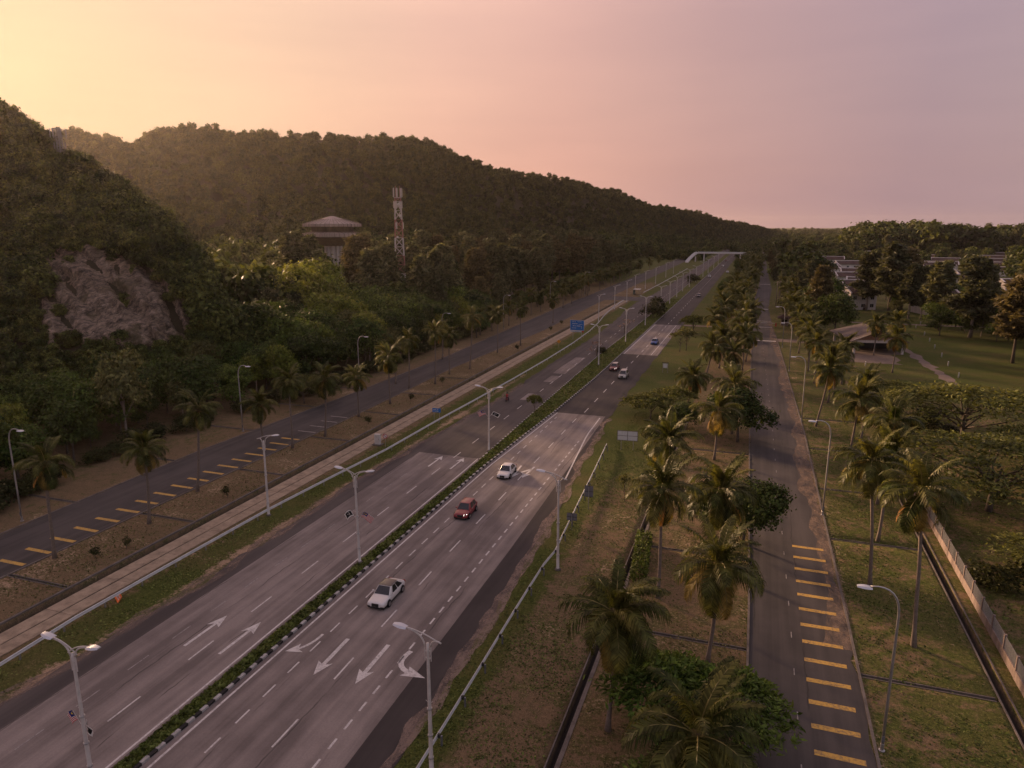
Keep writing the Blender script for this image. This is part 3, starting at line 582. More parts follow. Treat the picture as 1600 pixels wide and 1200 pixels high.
# ------------------------------------------------------------------ foliage builders
def rhombs(name, C, N, size, aspect, mat, rg, roll=None):
    """leaf-shaped quads: centres C, facing N"""
    n = len(C); N = N/np.linalg.norm(N, axis=1)[:,None]
    t = rg.normal(size=(n,3)) if roll is None else roll
    T = t - N*(t*N).sum(1)[:,None]; T /= np.linalg.norm(T, axis=1)[:,None]+1e-9; Bv = np.cross(N, T)
    s = (size*rg.uniform(.6, 1.35, n))[:,None]
    V = np.stack([C-T*s*.5*aspect, C-Bv*s*.5+N*s*.08, C+T*s*.5*aspect, C+Bv*s*.5+N*s*.08], 1).reshape(-1,3)
    return np_mesh(name, V, np.arange(4*n).reshape(-1,4), mat)
def sph(n, rg, zmin=-1.):
    z = rg.uniform(zmin, 1, n); a = rg.uniform(0, 2*np.pi, n); r = np.sqrt(1-z*z); return np.c_[r*np.cos(a), r*np.sin(a), z]
def lobes_broad(rg, H, Rr, nl, flat=.8, base=.42):
    cz = H*(base+1)/2; hz = H*(1-base)/2
    L = []
    for i in range(nl):
        a = rg.uniform(0, 2*np.pi); rr = math.sqrt(rg.uniform(.05,1))*Rr*.68; zz = rg.uniform(-.8,.75)*hz*(1-.45*(rr/Rr)**2)
        L.append((rr*math.cos(a), rr*math.sin(a), cz+zz, Rr*rg.uniform(.30,.50)))
    L.append((0,0,cz+hz*.45,Rr*.5)); return np.array(L)
def crown_broad(name, seed, H, Rr, n, lf, mat, nl=11, base=.4, flat=.75, clump=22, spread=1.5, aspect=1.5):
    rg = np.random.default_rng(seed); L = lobes_broad(rg, H, Rr, nl, flat, base)
    nc = n//clump; w = L[:,3]**2; idx = rg.choice(len(L), nc*3, p=w/w.sum()); d = sph(nc*3, rg, -.55)
    c = L[idx,:3] + d*L[idx,3:4]*rg.uniform(.82,1.06,(nc*3,1))*np.array([1,1,flat])
    keep = np.ones(len(c), bool)
    for k in range(len(L)):
        dd = np.linalg.norm((c-L[k,:3])/np.array([1,1,flat]), axis=1); keep &= ~((dd < L[k,3]*.72) & (idx != k))
    c = c[keep][:nc]; d = d[keep][:nc]
    C = np.repeat(c, clump, 0) + rg.normal(size=(len(c)*clump,3))*lf*spread*np.array([1,1,.7]); N = np.repeat(d, clump, 0)*.9 + rg.normal(size=(len(c)*clump,3))*.55 + np.array([0,0,.45])
    return rhombs(name, C, N, lf, aspect, mat, rg), L
def trunk_tree(name, seed, H, L, r0, mat, nlimb=6):
    rg = random.Random(seed); m = MB(); top = H*.62
    pts = [(0,0,-.4)]; x = y = 0
    for i in range(1,6):
        x += rg.uniform(-.06,.06)*H*.3; y += rg.uniform(-.06,.06)*H*.3; pts.append((x*i/5, y*i/5, top*i/5))
    m.tube(pts, [r0*1.25, r0, r0*.85, r0*.72, r0*.58, r0*.35], 7)
    for k in range(min(nlimb, len(L))):
        c = L[k]; s = Vector(pts[2+k % 3]); e = Vector((c[0], c[1], c[2])); mid = (s+e)/2 + Vector((rg.uniform(-.3,.3), rg.uniform(-.3,.3), rg.uniform(-.2,.5)))
        m.tube([s, mid, e], [r0*.5, r0*.33, r0*.1], 5)
    me = m.mesh(name, True); me.materials.append(mat); return me
def crown_casu(name, seed, H, Rr, n, mat, base=.25, ln=1.0, wd=.17):
    """feathery casuarina: rising branches hung with needle sprays"""
    rg = np.random.default_rng(seed); nb = 60; C = []; N = []; T = []; m = MB()
    for b in range(nb):
        t = rg.uniform(0,1)**.85; z0 = H*(base + (.95-base)*t); a = rg.uniform(0, 2*np.pi); Lb = Rr*(1.05-.78*t**1.4)*rg.uniform(.65,1.15)*(1 if t > .12 else .7)
        d = np.array([math.cos(a), math.sin(a), rg.uniform(.35,.9)]); d /= np.linalg.norm(d); s0 = np.array([0,0,z0])
        e = s0 + d*Lb; e[2] = min(e[2], H*1.02)
        m.tube([tuple(s0-[0,0,.2]), tuple((s0+e)/2+np.array([0,0,-.1])), tuple(e)], [.07,.05,.02], 4)
        k = n//nb; tt = rg.uniform(.2,1.05,k)[:,None]
        p = s0 + (e-s0)*tt + rg.normal(size=(k,3))*np.array([.5,.5,.42])*(.45+.25*Rr/3)
        p[:,2] -= .25; C.append(p); N.append(rg.normal(size=(k,3))); T.append(np.tile(d*np.array([1,1,.2]), (k,1)) + rg.normal(size=(k,3))*.55 + np.array([0,0,-.35]))
    C = np.vstack(C); N = np.vstack(N); T = np.vstack(T)
    return rhombs(name, C, N, wd*2.2, ln/(wd*2.2)*1.3, mat, rg, roll=T), m
def trunk_casu(name, seed, H, m, mat, r0=.28):
    rg = random.Random(seed); pts = [(0,0,-.4)]; 
    for i in range(1,8): pts.append((rg.uniform(-.15,.15), rg.uniform(-.15,.15), H*.95*i/7))
    m.tube(pts, [r0*1.2]+[r0*(1-.12*i) for i in range(1,8)], 6)
    me = m.mesh(name, True); me.materials.append(mat); return me
def crown_umbrella(name, seed, H, Rr, n, lf, mat, tiers=7):
    """feathery layered tree: many thin flat sprays at the ends of spreading limbs"""
    rg = np.random.default_rng(seed); C = []; N = []; L = []; T = []; ns = tiers*9
    for i in range(ns):
        a = rg.uniform(0,2*np.pi); rr = math.sqrt(rg.uniform(0.02,1))*Rr*.9; z = H*(.50+.48*math.sqrt(max(0,1-(rr/Rr)**2))*rg.uniform(.72,1)); r = Rr*rg.uniform(.14,.26)
        if i % 3 == 0: L.append((rr*math.cos(a), rr*math.sin(a), z-.1, r))
        k = n//ns; q = np.sqrt(rg.uniform(0,1,k)); b = rg.uniform(0,2*np.pi,k); da = np.array([math.cos(a), math.sin(a)])
        o = np.c_[q*r*np.cos(b), q*r*np.sin(b)]; o = o + np.outer(o @ da, da)*.8
        p = np.c_[rr*da[0]+o[:,0], rr*da[1]+o[:,1], z - (q**2)*r*.30 - (o @ da)*.12 + rg.normal(size=k)*.16]
        cl = rg.integers(0, k, k//2); p[:len(cl)] = p[cl] + rg.normal(size=(len(cl),3))*np.array([.22,.22,.07]); C.append(p); N.append(rg.normal(size=(k,3))*.6+np.array([0,0,1])); T.append(np.tile([da[0],da[1],-.15],(k,1))+rg.normal(size=(k,3))*.6)
    return rhombs(name, np.vstack(C), np.vstack(N), lf, 2.8, mat, rg, roll=np.vstack(T)), np.array(L)
# -- prototypes: (crown mesh, trunk mesh)
PB = {}
def proto(key, crown, trunk): PB[key] = (crown, trunk)
for i in range(4):
    for kind, mt in (('dark', L_DARK), ('mid', L_MID)):
        Hh = 10.; cr, L = crown_broad('crown', 100+i*7+(kind == 'mid')*50, Hh, 4.2+.5*i, 4200, .34, mt, nl=10+i, base=.28)
        proto((kind, i), cr, trunk_tree('trunk', 10+i, Hh, L, .2, M_BARK))
for i in range(2):
    cr, L = crown_broad('crown', 300+i, 10., 4.4, 4600, .32, L_BRIGHT, nl=14, base=.35); proto(('bright', i), cr, trunk_tree('trunk', 30+i, 10., L, .2, M_PALEB))
    cr, L = crown_broad('crown', 320+i, 10., 4.0, 3600, .32, L_OLIVE, nl=12, base=.3); proto(('olive', i), cr, trunk_tree('trunk', 40+i, 10., L, .18, M_PALEB))
for i in range(4):
    cr, m = crown_casu('crown', 400+i, 20., 3.8+.4*i, 8000, L_CASU if i < 3 else L_CASU2); proto(('casu', i), cr, trunk_casu('trunk', 50+i, 20., m, M_BARK if i % 2 else M_PALEB))
for i in range(2):
    cr, L = crown_umbrella('crown', 440+i, 5., 3.7, 7000, .17, L_NEAR, 6); proto(('near', i), cr, trunk_tree('trunk', 60+i, 5., L, .13, M_BARK, 16))
cr, L = crown_broad('crown', 450, 5., 3.2, 7000, .17, L_DARK, nl=12, base=.15); proto(('neardark', 0), cr, trunk_tree('trunk', 64, 5., L, .13, M_BARK, 9))
for i in range(2):
    cr, L = crown_umbrella('crown', 460+i, 6.5, 6.5, 7000, .15, L_ACA); proto(('umb', i), cr, trunk_tree('trunk', 70+i, 6.5, L, .2, M_BARK, 18))
cr, L = crown_umbrella('crown', 470, 4.2, 3.0, 3600, .15, L_ACA, 4); proto(('umbs', 0), cr, trunk_tree('trunk', 75, 4.2, L, .09, M_BARK, 9))
cr, L = crown_umbrella('crown', 471, 4.2, 2.4, 420, .22, L_OLIVE, 4); proto(('bare', 0), cr, trunk_tree('trunk', 76, 4.2, L, .08, M_BARK, 12))
for i in range(2):
    cr, L = crown_broad('crown', 480+i, 2.2, 1.5, 1500, .16, L_SHRUB, nl=7, base=.02); proto(('bush', i), cr, trunk_tree('trunk', 80+i, 2.0, L, .06, M_BARK, 5))
cr, L = crown_broad('crown', 485, 1.6, .62, 420, .12, L_SHRUB, nl=6, base=.12, flat=1.2); proto(('topiary', 0), cr, trunk_tree('trunk', 82, 1.3, L, .04, M_BARK, 3))
cr, L = crown_broad('crown', 486, 2.4, 1.3, 150, .13, L_PINK, nl=7, base=.3); proto(('frang', 0), cr, trunk_tree('trunk', 83, 2.4, L, .07, M_BARK, 7))
def plant(key, x, y, h, label, cat='tree', group=None, sx=1., name='tree', z=None, rz=None, h0=None):
    if key[0] == 'casu' and name == 'tree': name = 'casuarina'; cat = 'casuarina'
    base = {'near':5., 'neardark':5., 'umb':6.5, 'umbs':4.2, 'bare':4.2, 'bush':2.2, 'topiary':1.6, 'frang':2.4, 'casu':20.}.get(key[0], 10.)
    s = h/base; o = empty(name, (x, y, Zg(x, y) if z is None else z), rnd.uniform(0, 6.28) if rz is None else rz, label, cat, group); o.scale = (s*sx, s*sx, s)
    obj('crown', PB[key][0], parent=o); obj('trunk', PB[key][1], parent=o); return o

# -- palms
def frond_geo(seed, L=3.3, up=.5, droop=1.0, nleaf=40, wid=.72, side=.0, shrivel=1.):
    """a coconut frond pointing along +X from the origin; returns verts, faces of leaflets and of the midrib"""
    rg = np.random.default_rng(seed); k = 10; pts = []; ang = up; p = np.array([0.,0.,0.])
    for i in range(k+1):
        pts.append(p.copy()); ang -= droop*(.5+1.2*i/k)/k; p = p + np.array([math.cos(ang), side*i/k*.15, math.sin(ang)])*L/k
    pts = np.array(pts); V = []; F = []
    for j in range(nleaf):
        t = .10+.90*j/(nleaf-1); f = t*k; i = min(int(f), k-1); q = pts[i]+(pts[i+1]-pts[i])*(f-i); d = pts[i+1]-pts[i]; d /= np.linalg.norm(d)
        up_ = np.cross(d, [0,1,0]); up_ = -up_ if up_[2] < 0 else up_
        ll = wid*shrivel*(math.sin(math.pi*min(1,.18+.8*t))**.6)*rg.uniform(.85,1.12)
        for sgn in (-1, 1):
            out = np.array([0,sgn,0])*.80 + d*.62 + up_*rg.uniform(-.10,.22); out /= np.linalg.norm(out)
            w = d*.047*(1.2-.4*t); q1 = q+out*ll*.55+np.array([0,0,-.06*ll]); q2 = q+out*ll*.95+np.array([0,0,-.62*ll*rg.uniform(.7,1.3)])
            b = len(V); V += [q-w, q+w, q1+w*.9, q1-w*.9, q2]; F += [(b,b+1,b+2,b+3), (b+3,b+2,b+4)]
    m = MB(); m.tube([tuple(a) for a in pts[::2]], [.055,.045,.035,.025,.015,.008], 4)
    return np.array(V), F, m
def frond_mesh(name, mat, ribmat, seed, **kw):
    V, F, m = frond_geo(seed, **kw); mb = MB(); mb.add([tuple(v) for v in V], F, 0)
    mb.add(m.v, m.f, 1); me = mb.mesh(name); me.materials.append(mat); me.materials.append(ribmat); return me
M_RIB = plain('frond_rib', (.20,.16,.05), .5, 0, .2, 5)
FR = {'up': [frond_mesh('frond', L_PALM, M_RIB, 500+i, L=3.5, up=1.32, droop=.8+.3*i, wid=.72, side=.3*(i-1)) for i in range(3)],
      'mid': [frond_mesh('frond', L_PALM, M_RIB, 510+i, L=3.4, up=.70, droop=1.3+.25*i, wid=.95, side=.5*(i-1.5)) for i in range(4)],
      'low': [frond_mesh('frond', L_PALM, M_RIB, 520+i, L=3.3, up=.0, droop=1.3+.2*i, wid=.95, side=.5*(i-1)) for i in range(3)],
      'yel': [frond_mesh('frond', L_PALMY, M_RIB, 530+i, L=3.1, up=-.1, droop=1.3+.2*i, wid=.8) for i in range(2)],
      'dead': [frond_mesh('frond', L_PALMD, M_RIB, 540+i, L=2.6, up=-.55, droop=.9, wid=.5, shrivel=.8) for i in range(2)]}
def palm_trunk(seed):
    rg = random.Random(seed); m = MB(); n = 9; pts = []
    for i in range(n+1):
        t = i/n; pts.append((.25*math.sin(t*2.2+seed)*t*(1-t)*2, .2*math.cos(t*2+seed)*t*(1-t)*2, t))
    m.tube([(a,b,c*8-.25*(c == 0)) for a,b,c in pts], [.27,.17,.155,.15,.145,.14,.135,.13,.13,.14], 8)
    return m
TRK = []
for s in range(3):
    me = palm_trunk(s).mesh('trunk', True); me.materials.append(M_PBARK); TRK.append(me)
nut = MB()
for k in range(7): nut.lathe([(.02,-.13),(.10,-.08),(.125,0),(.09,.09),(.02,.13)], 7, (.28*math.cos(k*.9), .28*math.sin(k*.9), -.18-.1*(k % 3)))
NUT = nut.mesh('coconuts', True); NUT.materials.append(plain('coconut_husk', (.16,.085,.02), .7, 0, .3, 6))
HEART = MB().lathe([(.12,-.5),(.2,-.15),(.2,.1),(.08,.5)], 8).mesh('crown_heart', True); HEART.materials.append(plain('crown_fibre', (.12,.085,.045), .9, 0, .3, 8))
def crown_layout(rg, full=1.):
    out = []
    for i in range(8): out.append((rg.choice(FR['up']), rg.uniform(0,6.28), rg.uniform(-.12,.1), .1))
    n = int(13*full)
    for i in range(n): out.append((rg.choice(FR['mid']), i*6.28/n*1.0+rg.uniform(-.25,.25), rg.uniform(-.22,.2), .05))
    n = int(11*full)
    for i in range(n): out.append((rg.choice(FR['low']*3 + FR['yel']), i*6.28/n+rg.uniform(-.3,.3), rg.uniform(-.8,.2), -.1))
    return out
FARCROWN = []
for s in range(4):
    rg_ = random.Random(900+s); mb = {0: MB(), 1: MB(), 2: MB()}
    for me, az, el, dz in crown_layout(rg_, .8):
        M = Matrix.Translation((0,0,dz)) @ Matrix.Rotation(az, 4, 'Z') @ Matrix.Rotation(-el, 4, 'Y')
        which = 0 if me.materials[0] == L_PALM else 1; b = mb[which]; base = len(b.v); b.v += [tuple(M @ v_.co) for v_ in me.vertices]
        for p_ in me.polygons: b.f.append(tuple(base+i for i in p_.vertices)); b.m.append(which)
    a = mb[0]; a.add(mb[1].v, mb[1].f, 1); me = a.mesh('crown'); me.materials.append(L_PALM); me.materials.append(L_PALMY); FARCROWN.append(me)
def palm(x, y, h, lean, label, group, near=True, seed=0, size=1., dead=0, yellow=0):
    rg = random.Random(seed*13+5); o = empty('coconut_palm', (x, y, Zg(x, y)), 0, label, 'palm tree', group)
    t = obj('trunk', TRK[seed % 3], parent=o, scale=(1, 1, h/8.)); ly = rg.uniform(-.5,.5); t.rotation_euler = (-math.atan2(ly, h), math.atan2(lean, h), 0)
    top = Vector((lean*.985, ly*.985, h*.985))
    if not near:
        c = obj('crown', FARCROWN[seed % 4], parent=o, loc=top, rot=(0,0,rg.uniform(0,6.28)), scale=size*1.12); return o
    for me, az, el, dz in crown_layout(rg, rg.uniform(.78,1.15)):
        if rg.random() < yellow: me = rg.choice(FR['yel'])
        f = obj('frond', me, parent=o, loc=top+Vector((0,0,dz+.25)), scale=size*rg.uniform(.9,1.1)); f.rotation_euler = (Matrix.Rotation(az, 3, 'Z') @ Matrix.Rotation(-el, 3, 'Y')).to_euler()
    dead = dead or rg.choice([0,0,1,1,2])
    for k in range(dead):
        f = obj('frond', FR['dead'][k % 2], parent=o, loc=top+Vector((0,0,-.1)), scale=size); f.rotation_euler = (0, rg.uniform(-.2,.4), rg.uniform(0,6.28)); 
    obj('coconuts', NUT, parent=o, loc=top+Vector((0,0,.12))); obj('crown_heart', HEART, parent=o, loc=top+Vector((0,0,.1)))
    return o
def far_fill(n_before): return n_before
def row(table, where, group, near_n, seed0, size=1., opts={}):
    order = sorted(range(len(table)), key=lambda i: math.hypot(table[i][0], table[i][1]))
    for k, i in enumerate(order):
        x, y, h, d = table[i]
        palm(x, y, h, d, f'coconut palm, {ordinal(k)} from the camera, {where}', group, k < near_n, seed0+k, size*rnd.uniform(.92,1.08), **opts.get(i, {}))
rp = random.Random(77)
for q in range(78):
    yy_ = 168+6.*q+rp.uniform(-4,4); c_ = (RS_L(yy_)-rp.choice([2.2,6.5,9.5])+rp.uniform(-1.2,1.2), yy_, rp.uniform(6.5,9), rp.uniform(-.4,.6))
    if all(math.hypot(c_[0]-p_[0], c_[1]-p_[1]) > 3.2 for p_ in PALM_MID): PALM_MID.append(c_)
for q in range(16):
    yy_ = 150+12*q+rp.uniform(-4,4); c_ = (RS_R(yy_)+rp.uniform(4,8.5), yy_, rp.uniform(7,9), rp.uniform(-.4,.6))
    if all(math.hypot(c_[0]-p_[0], c_[1]-p_[1]) > 3.4 for p_ in PALM_RIGHT): PALM_RIGHT.append(c_)
for q in range(22):
    yy_ = 200+13*q+rp.uniform(-4,4); c_ = (LS_L(yy_)-rp.uniform(1.5,6), yy_, rp.uniform(6,8.5), rp.uniform(-.4,.4))
    if all(math.hypot(c_[0]-p_[0], c_[1]-p_[1]) > 3.4 for p_ in PALM_FOREST): PALM_FOREST.append(c_)
row(PALM_LEFT, 'on the dry verge beside the drain', 'coconut palms along the left service road verge', 14, 11, .92)
row(PALM_FOREST, 'at the foot of the roadside forest', 'coconut palms along the forest edge', 3, 41, .95)
row(PALM_MID, 'between highway and right-hand service road', 'coconut palms between highway and right service road', 22, 71, 1.2, {7: dict(dead=4), 6: dict(yellow=.3, dead=1), 9: dict(dead=1), 2: dict(yellow=.08)})
row(PALM_RIGHT, 'on the grass right of the service road', 'coconut palms right of the service road', 18, 111, 1.15, {12: dict(dead=3, yellow=.2), 1: dict(yellow=.2)})
# ------------------------------------------------------------------ single trees with a place of their own
MS = MISC
plant(('near',0), -3.9, 41.2, 5.2, 'broad leafy green tree under the nearest palms, beside the service road', sx=1.0)
plant(('near',1), .1, 41.0, 5.2, 'leafy green tree overhanging the near service road by the yellow bars', sx=.9)
plant(('near',0), -1.6, 34.0, 3.4, 'low leafy tree at the bottom edge behind the lowest palm', sx=1.3, rz=2.)
plant(('neardark',0), *MS['darkB'], 7.0, 'dark dense tree leaning over the service road behind the palms', sx=.95)
plant(('neardark',0), MS['darkA'][0]+.6, MS['darkA'][1], 8.2, 'tall dark round tree at the service road edge, mid row', sx=1.0, rz=1.)
plant(('neardark',0), *MS['roundbush'], 4.6, 'round dark bushy tree between verge and palm row', sx=1.25, rz=2.)
plant(('umbs',0), *MS['acacia'], 4.6, 'small flat-topped feathery tree on the verge by the dark asphalt', sx=1.35)
plant(('umbs',0), MS['acacia'][0]+3, MS['acacia'][1]+7, 4.4, 'small flat-topped feathery tree behind the verge tree', sx=1.2, rz=2)
plant(('umbs',0), *MS['smalltree'], 6.0, 'small umbrella-shaped tree alone on the far verge', sx=.85, rz=4)
plant(('bare',0), *MS['bareA'], 6.0, 'thin half-bare sapling on the grass verge, left of its pair', sx=.8); plant(('bare',0), *MS['bareB'], 6.4, 'thin half-bare sapling on the grass verge, right of its pair', sx=.8, rz=2.)
plant(('bare',0), *MS['sapling'], 3.6, 'crooked leafless sapling on the verge behind the guardrail', sx=.45, rz=1.); plant(('bare',0), *MS['sapling2'], 3.4, 'short thin sapling beside the white two-post sign', sx=.45, rz=3.)
plant(('umbs',0), *MS['medtree'], 3.4, 'young bright green tree in the median', sx=.55)
plant(('bush',0), *MS['bush1'], 5.4, 'dark round bush in the median, nearer of two', 'bush', sx=1.0, name='bush'); plant(('bush',1), *MS['bush2'], 5.8, 'dark round bush in the median, farther of two', 'bush', sx=1., name='bush')
plant(('bush',0), -35.2, 425, 5.0, 'dark round bush farther along the median', 'bush', sx=1.1, name='bush', rz=1)
plant(('frang',0), *MS['frang1'], 3.6, 'sparse pink-flowered shrub in the median by the fourth lamp', 'shrub', sx=1.2, name='flowering_shrub'); plant(('frang',0), MS['frang2'][0]+1.6, MS['frang2'][1], 4.2, 'sparse pink-flowered shrub farther along the median', 'shrub', sx=1.2, name='flowering_shrub', rz=2)
plant(('bush',1), -37.2, 181, 1.6, 'low dark shrub beside the nearer pink-flowered shrub', 'shrub', sx=1.2, name='bush')
for k, (x, y) in enumerate(sorted(SHRUB, key=lambda p: p[1])): plant(('topiary',0), x, y, 1.5 if y > 60 else 1.2, f'small clipped dark shrub on the dry verge, {ordinal(k)} from the camera', 'shrub', 'clipped shrubs along the left verge', name='clipped_shrub')
# big spreading trees on the right
plant(('umb',0), 27.5, 92, 8.6, 'wide flat-topped feathery tree behind the fence', sx=1.35, rz=.4)
plant(('umb',1), 31.5, 122, 9.0, 'second wide feathery tree behind the fenced one', sx=1.3, rz=2.2)
plant(('umb',1), 28.0, 71, 5.0, 'low spreading feathery tree near the right edge by the fence', sx=1.25, rz=4.)
plant(('umb',0), 24.5, 138, 6.0, 'low feathery tree nearest the pavilion lawn', sx=.9, rz=5.); plant(('umb',0), 39, 105, 7.5, 'feathery spreading tree at the right edge', sx=1.2, rz=1.)
for k, (x, y, h, s) in enumerate([(61,174,24,1.5),(66.5,180,25,1.5),(73,188,25,1.5),(60,200,22,1.3),(82,212,26,1.5),(70,225,25,1.5),(61,243,24,1.5),(78,240,26,1.5),(92,232,26,1.5),(56,262,22,1.3)]):
    plant(('casu', k % 4), x, y, h, f'tall ragged casuarina in the right-hand clump, {ordinal(k)} from the camera', 'tree', 'casuarinas on the right lawn', sx=s)
for k, (x, y, h, s) in enumerate([(47,296,27,1.5),(41,308,23,1.4),(55,318,25,1.5),(52,286,20,1.3)]):
    plant(('casu', (k+1) % 4), x, y, h, f'tall dark casuarina behind the pavilion, {ordinal(k)} from the camera', 'tree', 'casuarinas behind the pavilion', sx=s)
plant(('dark',1), 23, 232, 13, 'big dark round tree beside the pavilion roof', sx=.95); plant(('dark',2), 20, 262, 14, 'large dark tree behind the round tree by the pavilion', sx=.95); plant(('mid',1), 27, 285, 14, 'dense green tree behind the pavilion trees', sx=.9)
# bright and yellow-green trees of the forest front
plant(('olive',0), -91, 81, 13.5, 'yellow-green open-crowned tree at the forest front below the rock face', sx=.75); plant(('bright',0), -113, 160, 21, 'big bright green tree in the forest front', sx=.95); plant(('bright',1), -107, 165, 18, 'bright green tree right of the biggest bright one', sx=.8)
plant(('bright',0), -118, 172, 21, 'bright green tree behind the biggest bright one', sx=.85, rz=2); plant(('bright',1), -88, 150, 12, 'bright green tree at the forest edge near the road', sx=.8, rz=1); plant(('bright',0), -96, 158, 14, 'bright yellow-green tree second from the forest edge', sx=.8, rz=4)
plant(('umbs',0), -79, 110, 5.5, 'low flat green tree at the forest edge by the palms', sx=1.2); plant(('mid',0), -78, 195, 8, 'rounded light green tree behind the left palms', sx=1.1)
# hedge beside the narrow drain
hd = empty('hedge', (-8.6, 61.5, 0), 0, 'clipped green hedge beside the narrow concrete drain', 'hedge')
rgx = np.random.default_rng(5); C = rgx.uniform((-.75,0,.05), (.75,9.5,1.25), (5200,3)); edge = (np.abs(C[:,0]) > .5) | (C[:,2] > .95) | (C[:,1] < .4) | (C[:,1] > 9.1); C = C[edge]; C += rgx.normal(size=C.shape)*.07
C[:,0] -= C[:,1]*.09
obj('foliage', rhombs('foliage', C, rgx.normal(size=C.shape)*.6+np.c_[np.sign(C[:,0])*.5, C[:,1]*0, C[:,2]*0+.6], .17, 1.4, L_HEDGE, rgx), parent=hd)
# ground cover growing in the median
n = 26000; rgm = np.random.default_rng(8); yy = 20+(330-20)*rgm.uniform(0,1,n)**1.7; a = np.array([MD_L(q)+.12 for q in yy]); b = np.array([MD_R(q)-.16 for q in yy]); xx = a+(b-a)*rgm.uniform(0,1,n)
C = np.c_[xx, yy, .09+rgm.uniform(0,.13,n)]
tag(obj('grass', rhombs('grass', C, rgm.normal(size=(n,3))+np.array([0,0,.8]), .20, 1.5, L_GRASS, rgm)), 'low green planting filling the median strip', 'grass', kind='stuff')

def place_many(n, region, mind, seed, avoid=None, tries=40):
    rg = random.Random(seed); pts = []
    for _ in range(n*tries):
        if len(pts) >= n: break
        p = region(rg)
        if p is None or (avoid and avoid(*p[:2])): continue
        if all((p[0]-q[0])**2+(p[1]-q[1])**2 > mind*mind for q in pts): pts.append(p)
    return pts
place_many_ = place_many
# dry tufts over the verges
def tufts(x0, x1, y0, y1, n, seed, name, label, mat=None, s=.15):
    r = np.random.default_rng(seed); q = np.c_[r.uniform(x0, x1, n), y0+(y1-y0)*r.uniform(0,1,n)**1.4, np.zeros(n)]; keep = (vnoise(q/3.2, seed, 4)+r.normal(size=n)*.25 > .0); q = q[keep]
    q[:,2] = .03; V_ = r.normal(size=(len(q),3))*.55+np.array([0,0,1.]); 
    tag(obj(name, rhombs(name, q, V_, s, .9, mat or L_TUFT, r)), label, 'grass', kind='stuff')
tufts(-19, -10.6, 24, 130, 26000, 61, 'grass', 'short grass tufts on the verge behind the right guardrail', L_GRASS); tufts(-9.2, 1.2, 24, 130, 16000, 62, 'grass', 'sparse dry tufts between drain and right service road')
tufts(9.5, 18, 24, 140, 22000, 63, 'grass', 'grass tufts between right service road and fence drain', L_GRASS); tufts(20.5, 60, 40, 170, 40000, 64, 'grass', 'rough grass behind the right-hand fence', L_GRASS, .22)
tufts(-53, -48.6, 24, 190, 20000, 65, 'grass', 'green tufts along the left guardrail', L_GRASS); tufts(-66, -58.3, 30, 190, 18000, 66, 'grass', 'dry tufts on the strip beside the left service road')
def bushes(rg):
    y = 62+100*rg.random(); return (22+40*rg.random(), y)
for k, (x, y) in enumerate(sorted(place_many_(26, bushes, 3.5, 31), key=lambda p: math.hypot(*p))): plant(('bush', k % 2), x, y, 1.2+1.6*rnd.random(), f'low scrubby bush in the rough grass behind the fence, {ordinal(k)} from the camera', 'bush', 'bushes behind the fence', sx=rnd.uniform(1.,1.6), name='bush')
# ------------------------------------------------------------------ forest
F_EDGE = lerp([30,55,70,95,115,150,205,260,320,700], [-83,-85,-87,-88,-84,-82,-85,-84,-84,-82])
def front(rg):
    y = 38+190*rg.random(); x = F_EDGE(y)-2-24*rg.random()**1.3; return (x, y)
special = [(-91,81),(-113,160),(-107,165),(-118,172),(-88,150),(-96,158)]
av = lambda x, y: any((x-a)**2+(y-b)**2 < 14 for a, b in special)
CURVED = [53.2, 91., 124., 165., 215., 275., 335.]
def past(y):
    i = sum(c < y for c in CURVED); return 'before the first curved lamp' if i == 0 else f'past the {ordinal(i-1)} curved lamp'
SEEN = {}
def nth(key): SEEN[key] = SEEN.get(key, -1)+1; return ordinal(SEEN[key])
for k, (x, y) in enumerate(sorted(place_many(158, front, 3.1, 3, av), key=lambda p: p[1])):
    depth = F_EDGE(y)-x; kd = rnd.choices(['dark','mid','olive','bright'], [4.5,4,1,.9])[0]; i = rnd.randrange(4 if kd in ('dark','mid') else 2)
    h = (6.5+4*rnd.random() if depth < 6 else 9+4.5*rnd.random()); h *= (1.0 if y < 110 else 1.12); h *= (.66 if 58 < y < 126 and depth > 5 else 1.)
    rank = 'front' if depth < 7 else 'middle' if depth < 15 else 'back'; what = {'dark':'dark broadleaf tree', 'mid':'mid-green tree', 'olive':'olive thin-crowned tree', 'bright':'bright yellow-green tree'}[kd]
    plant((kd, i), x, y, h, f'{what}, {rank} rank of the forest {past(y)}, {nth((kd, rank, past(y)))} along', 'tree', 'trees of the roadside forest', sx=rnd.uniform(.75,1.05))
def avT(x, y):                                                             # keep the water tower's shaft in view, as it stands in a clearing
    ax, ay, bx, by = -186., 289., -126., 195.; t_ = max(0, min(1, ((x-ax)*(bx-ax)+(y-ay)*(by-ay))/((bx-ax)**2+(by-ay)**2)))
    if math.hypot(x-ax-t_*(bx-ax)-1, y-ay-t_*(by-ay)) < 7: return True
    return 192 < y < 240 and abs(x+124-(236-y)*.52) < 2.6
def casu(rg):
    y = 195+330*rg.random()**1.1; x = F_EDGE(y)-4-60*rg.random(); return (x, y)
for k, (x, y) in enumerate(sorted(place_many(110, casu, 5., 5, avT), key=lambda p: p[1])):
    depth = F_EDGE(y)-x; rank = 'front' if depth < 14 else 'middle' if depth < 36 else 'back'
    plant(('casu', rnd.randrange(4)), x, y, (15 if depth < 8 else 21)+6.5*rnd.random(), f'tall feathery casuarina, {rank} of the left belt {past(y)}, {nth(("casu", rank, past(y)))} along', 'tree', 'casuarinas beyond the left service road', sx=rnd.uniform(1.0,1.35))
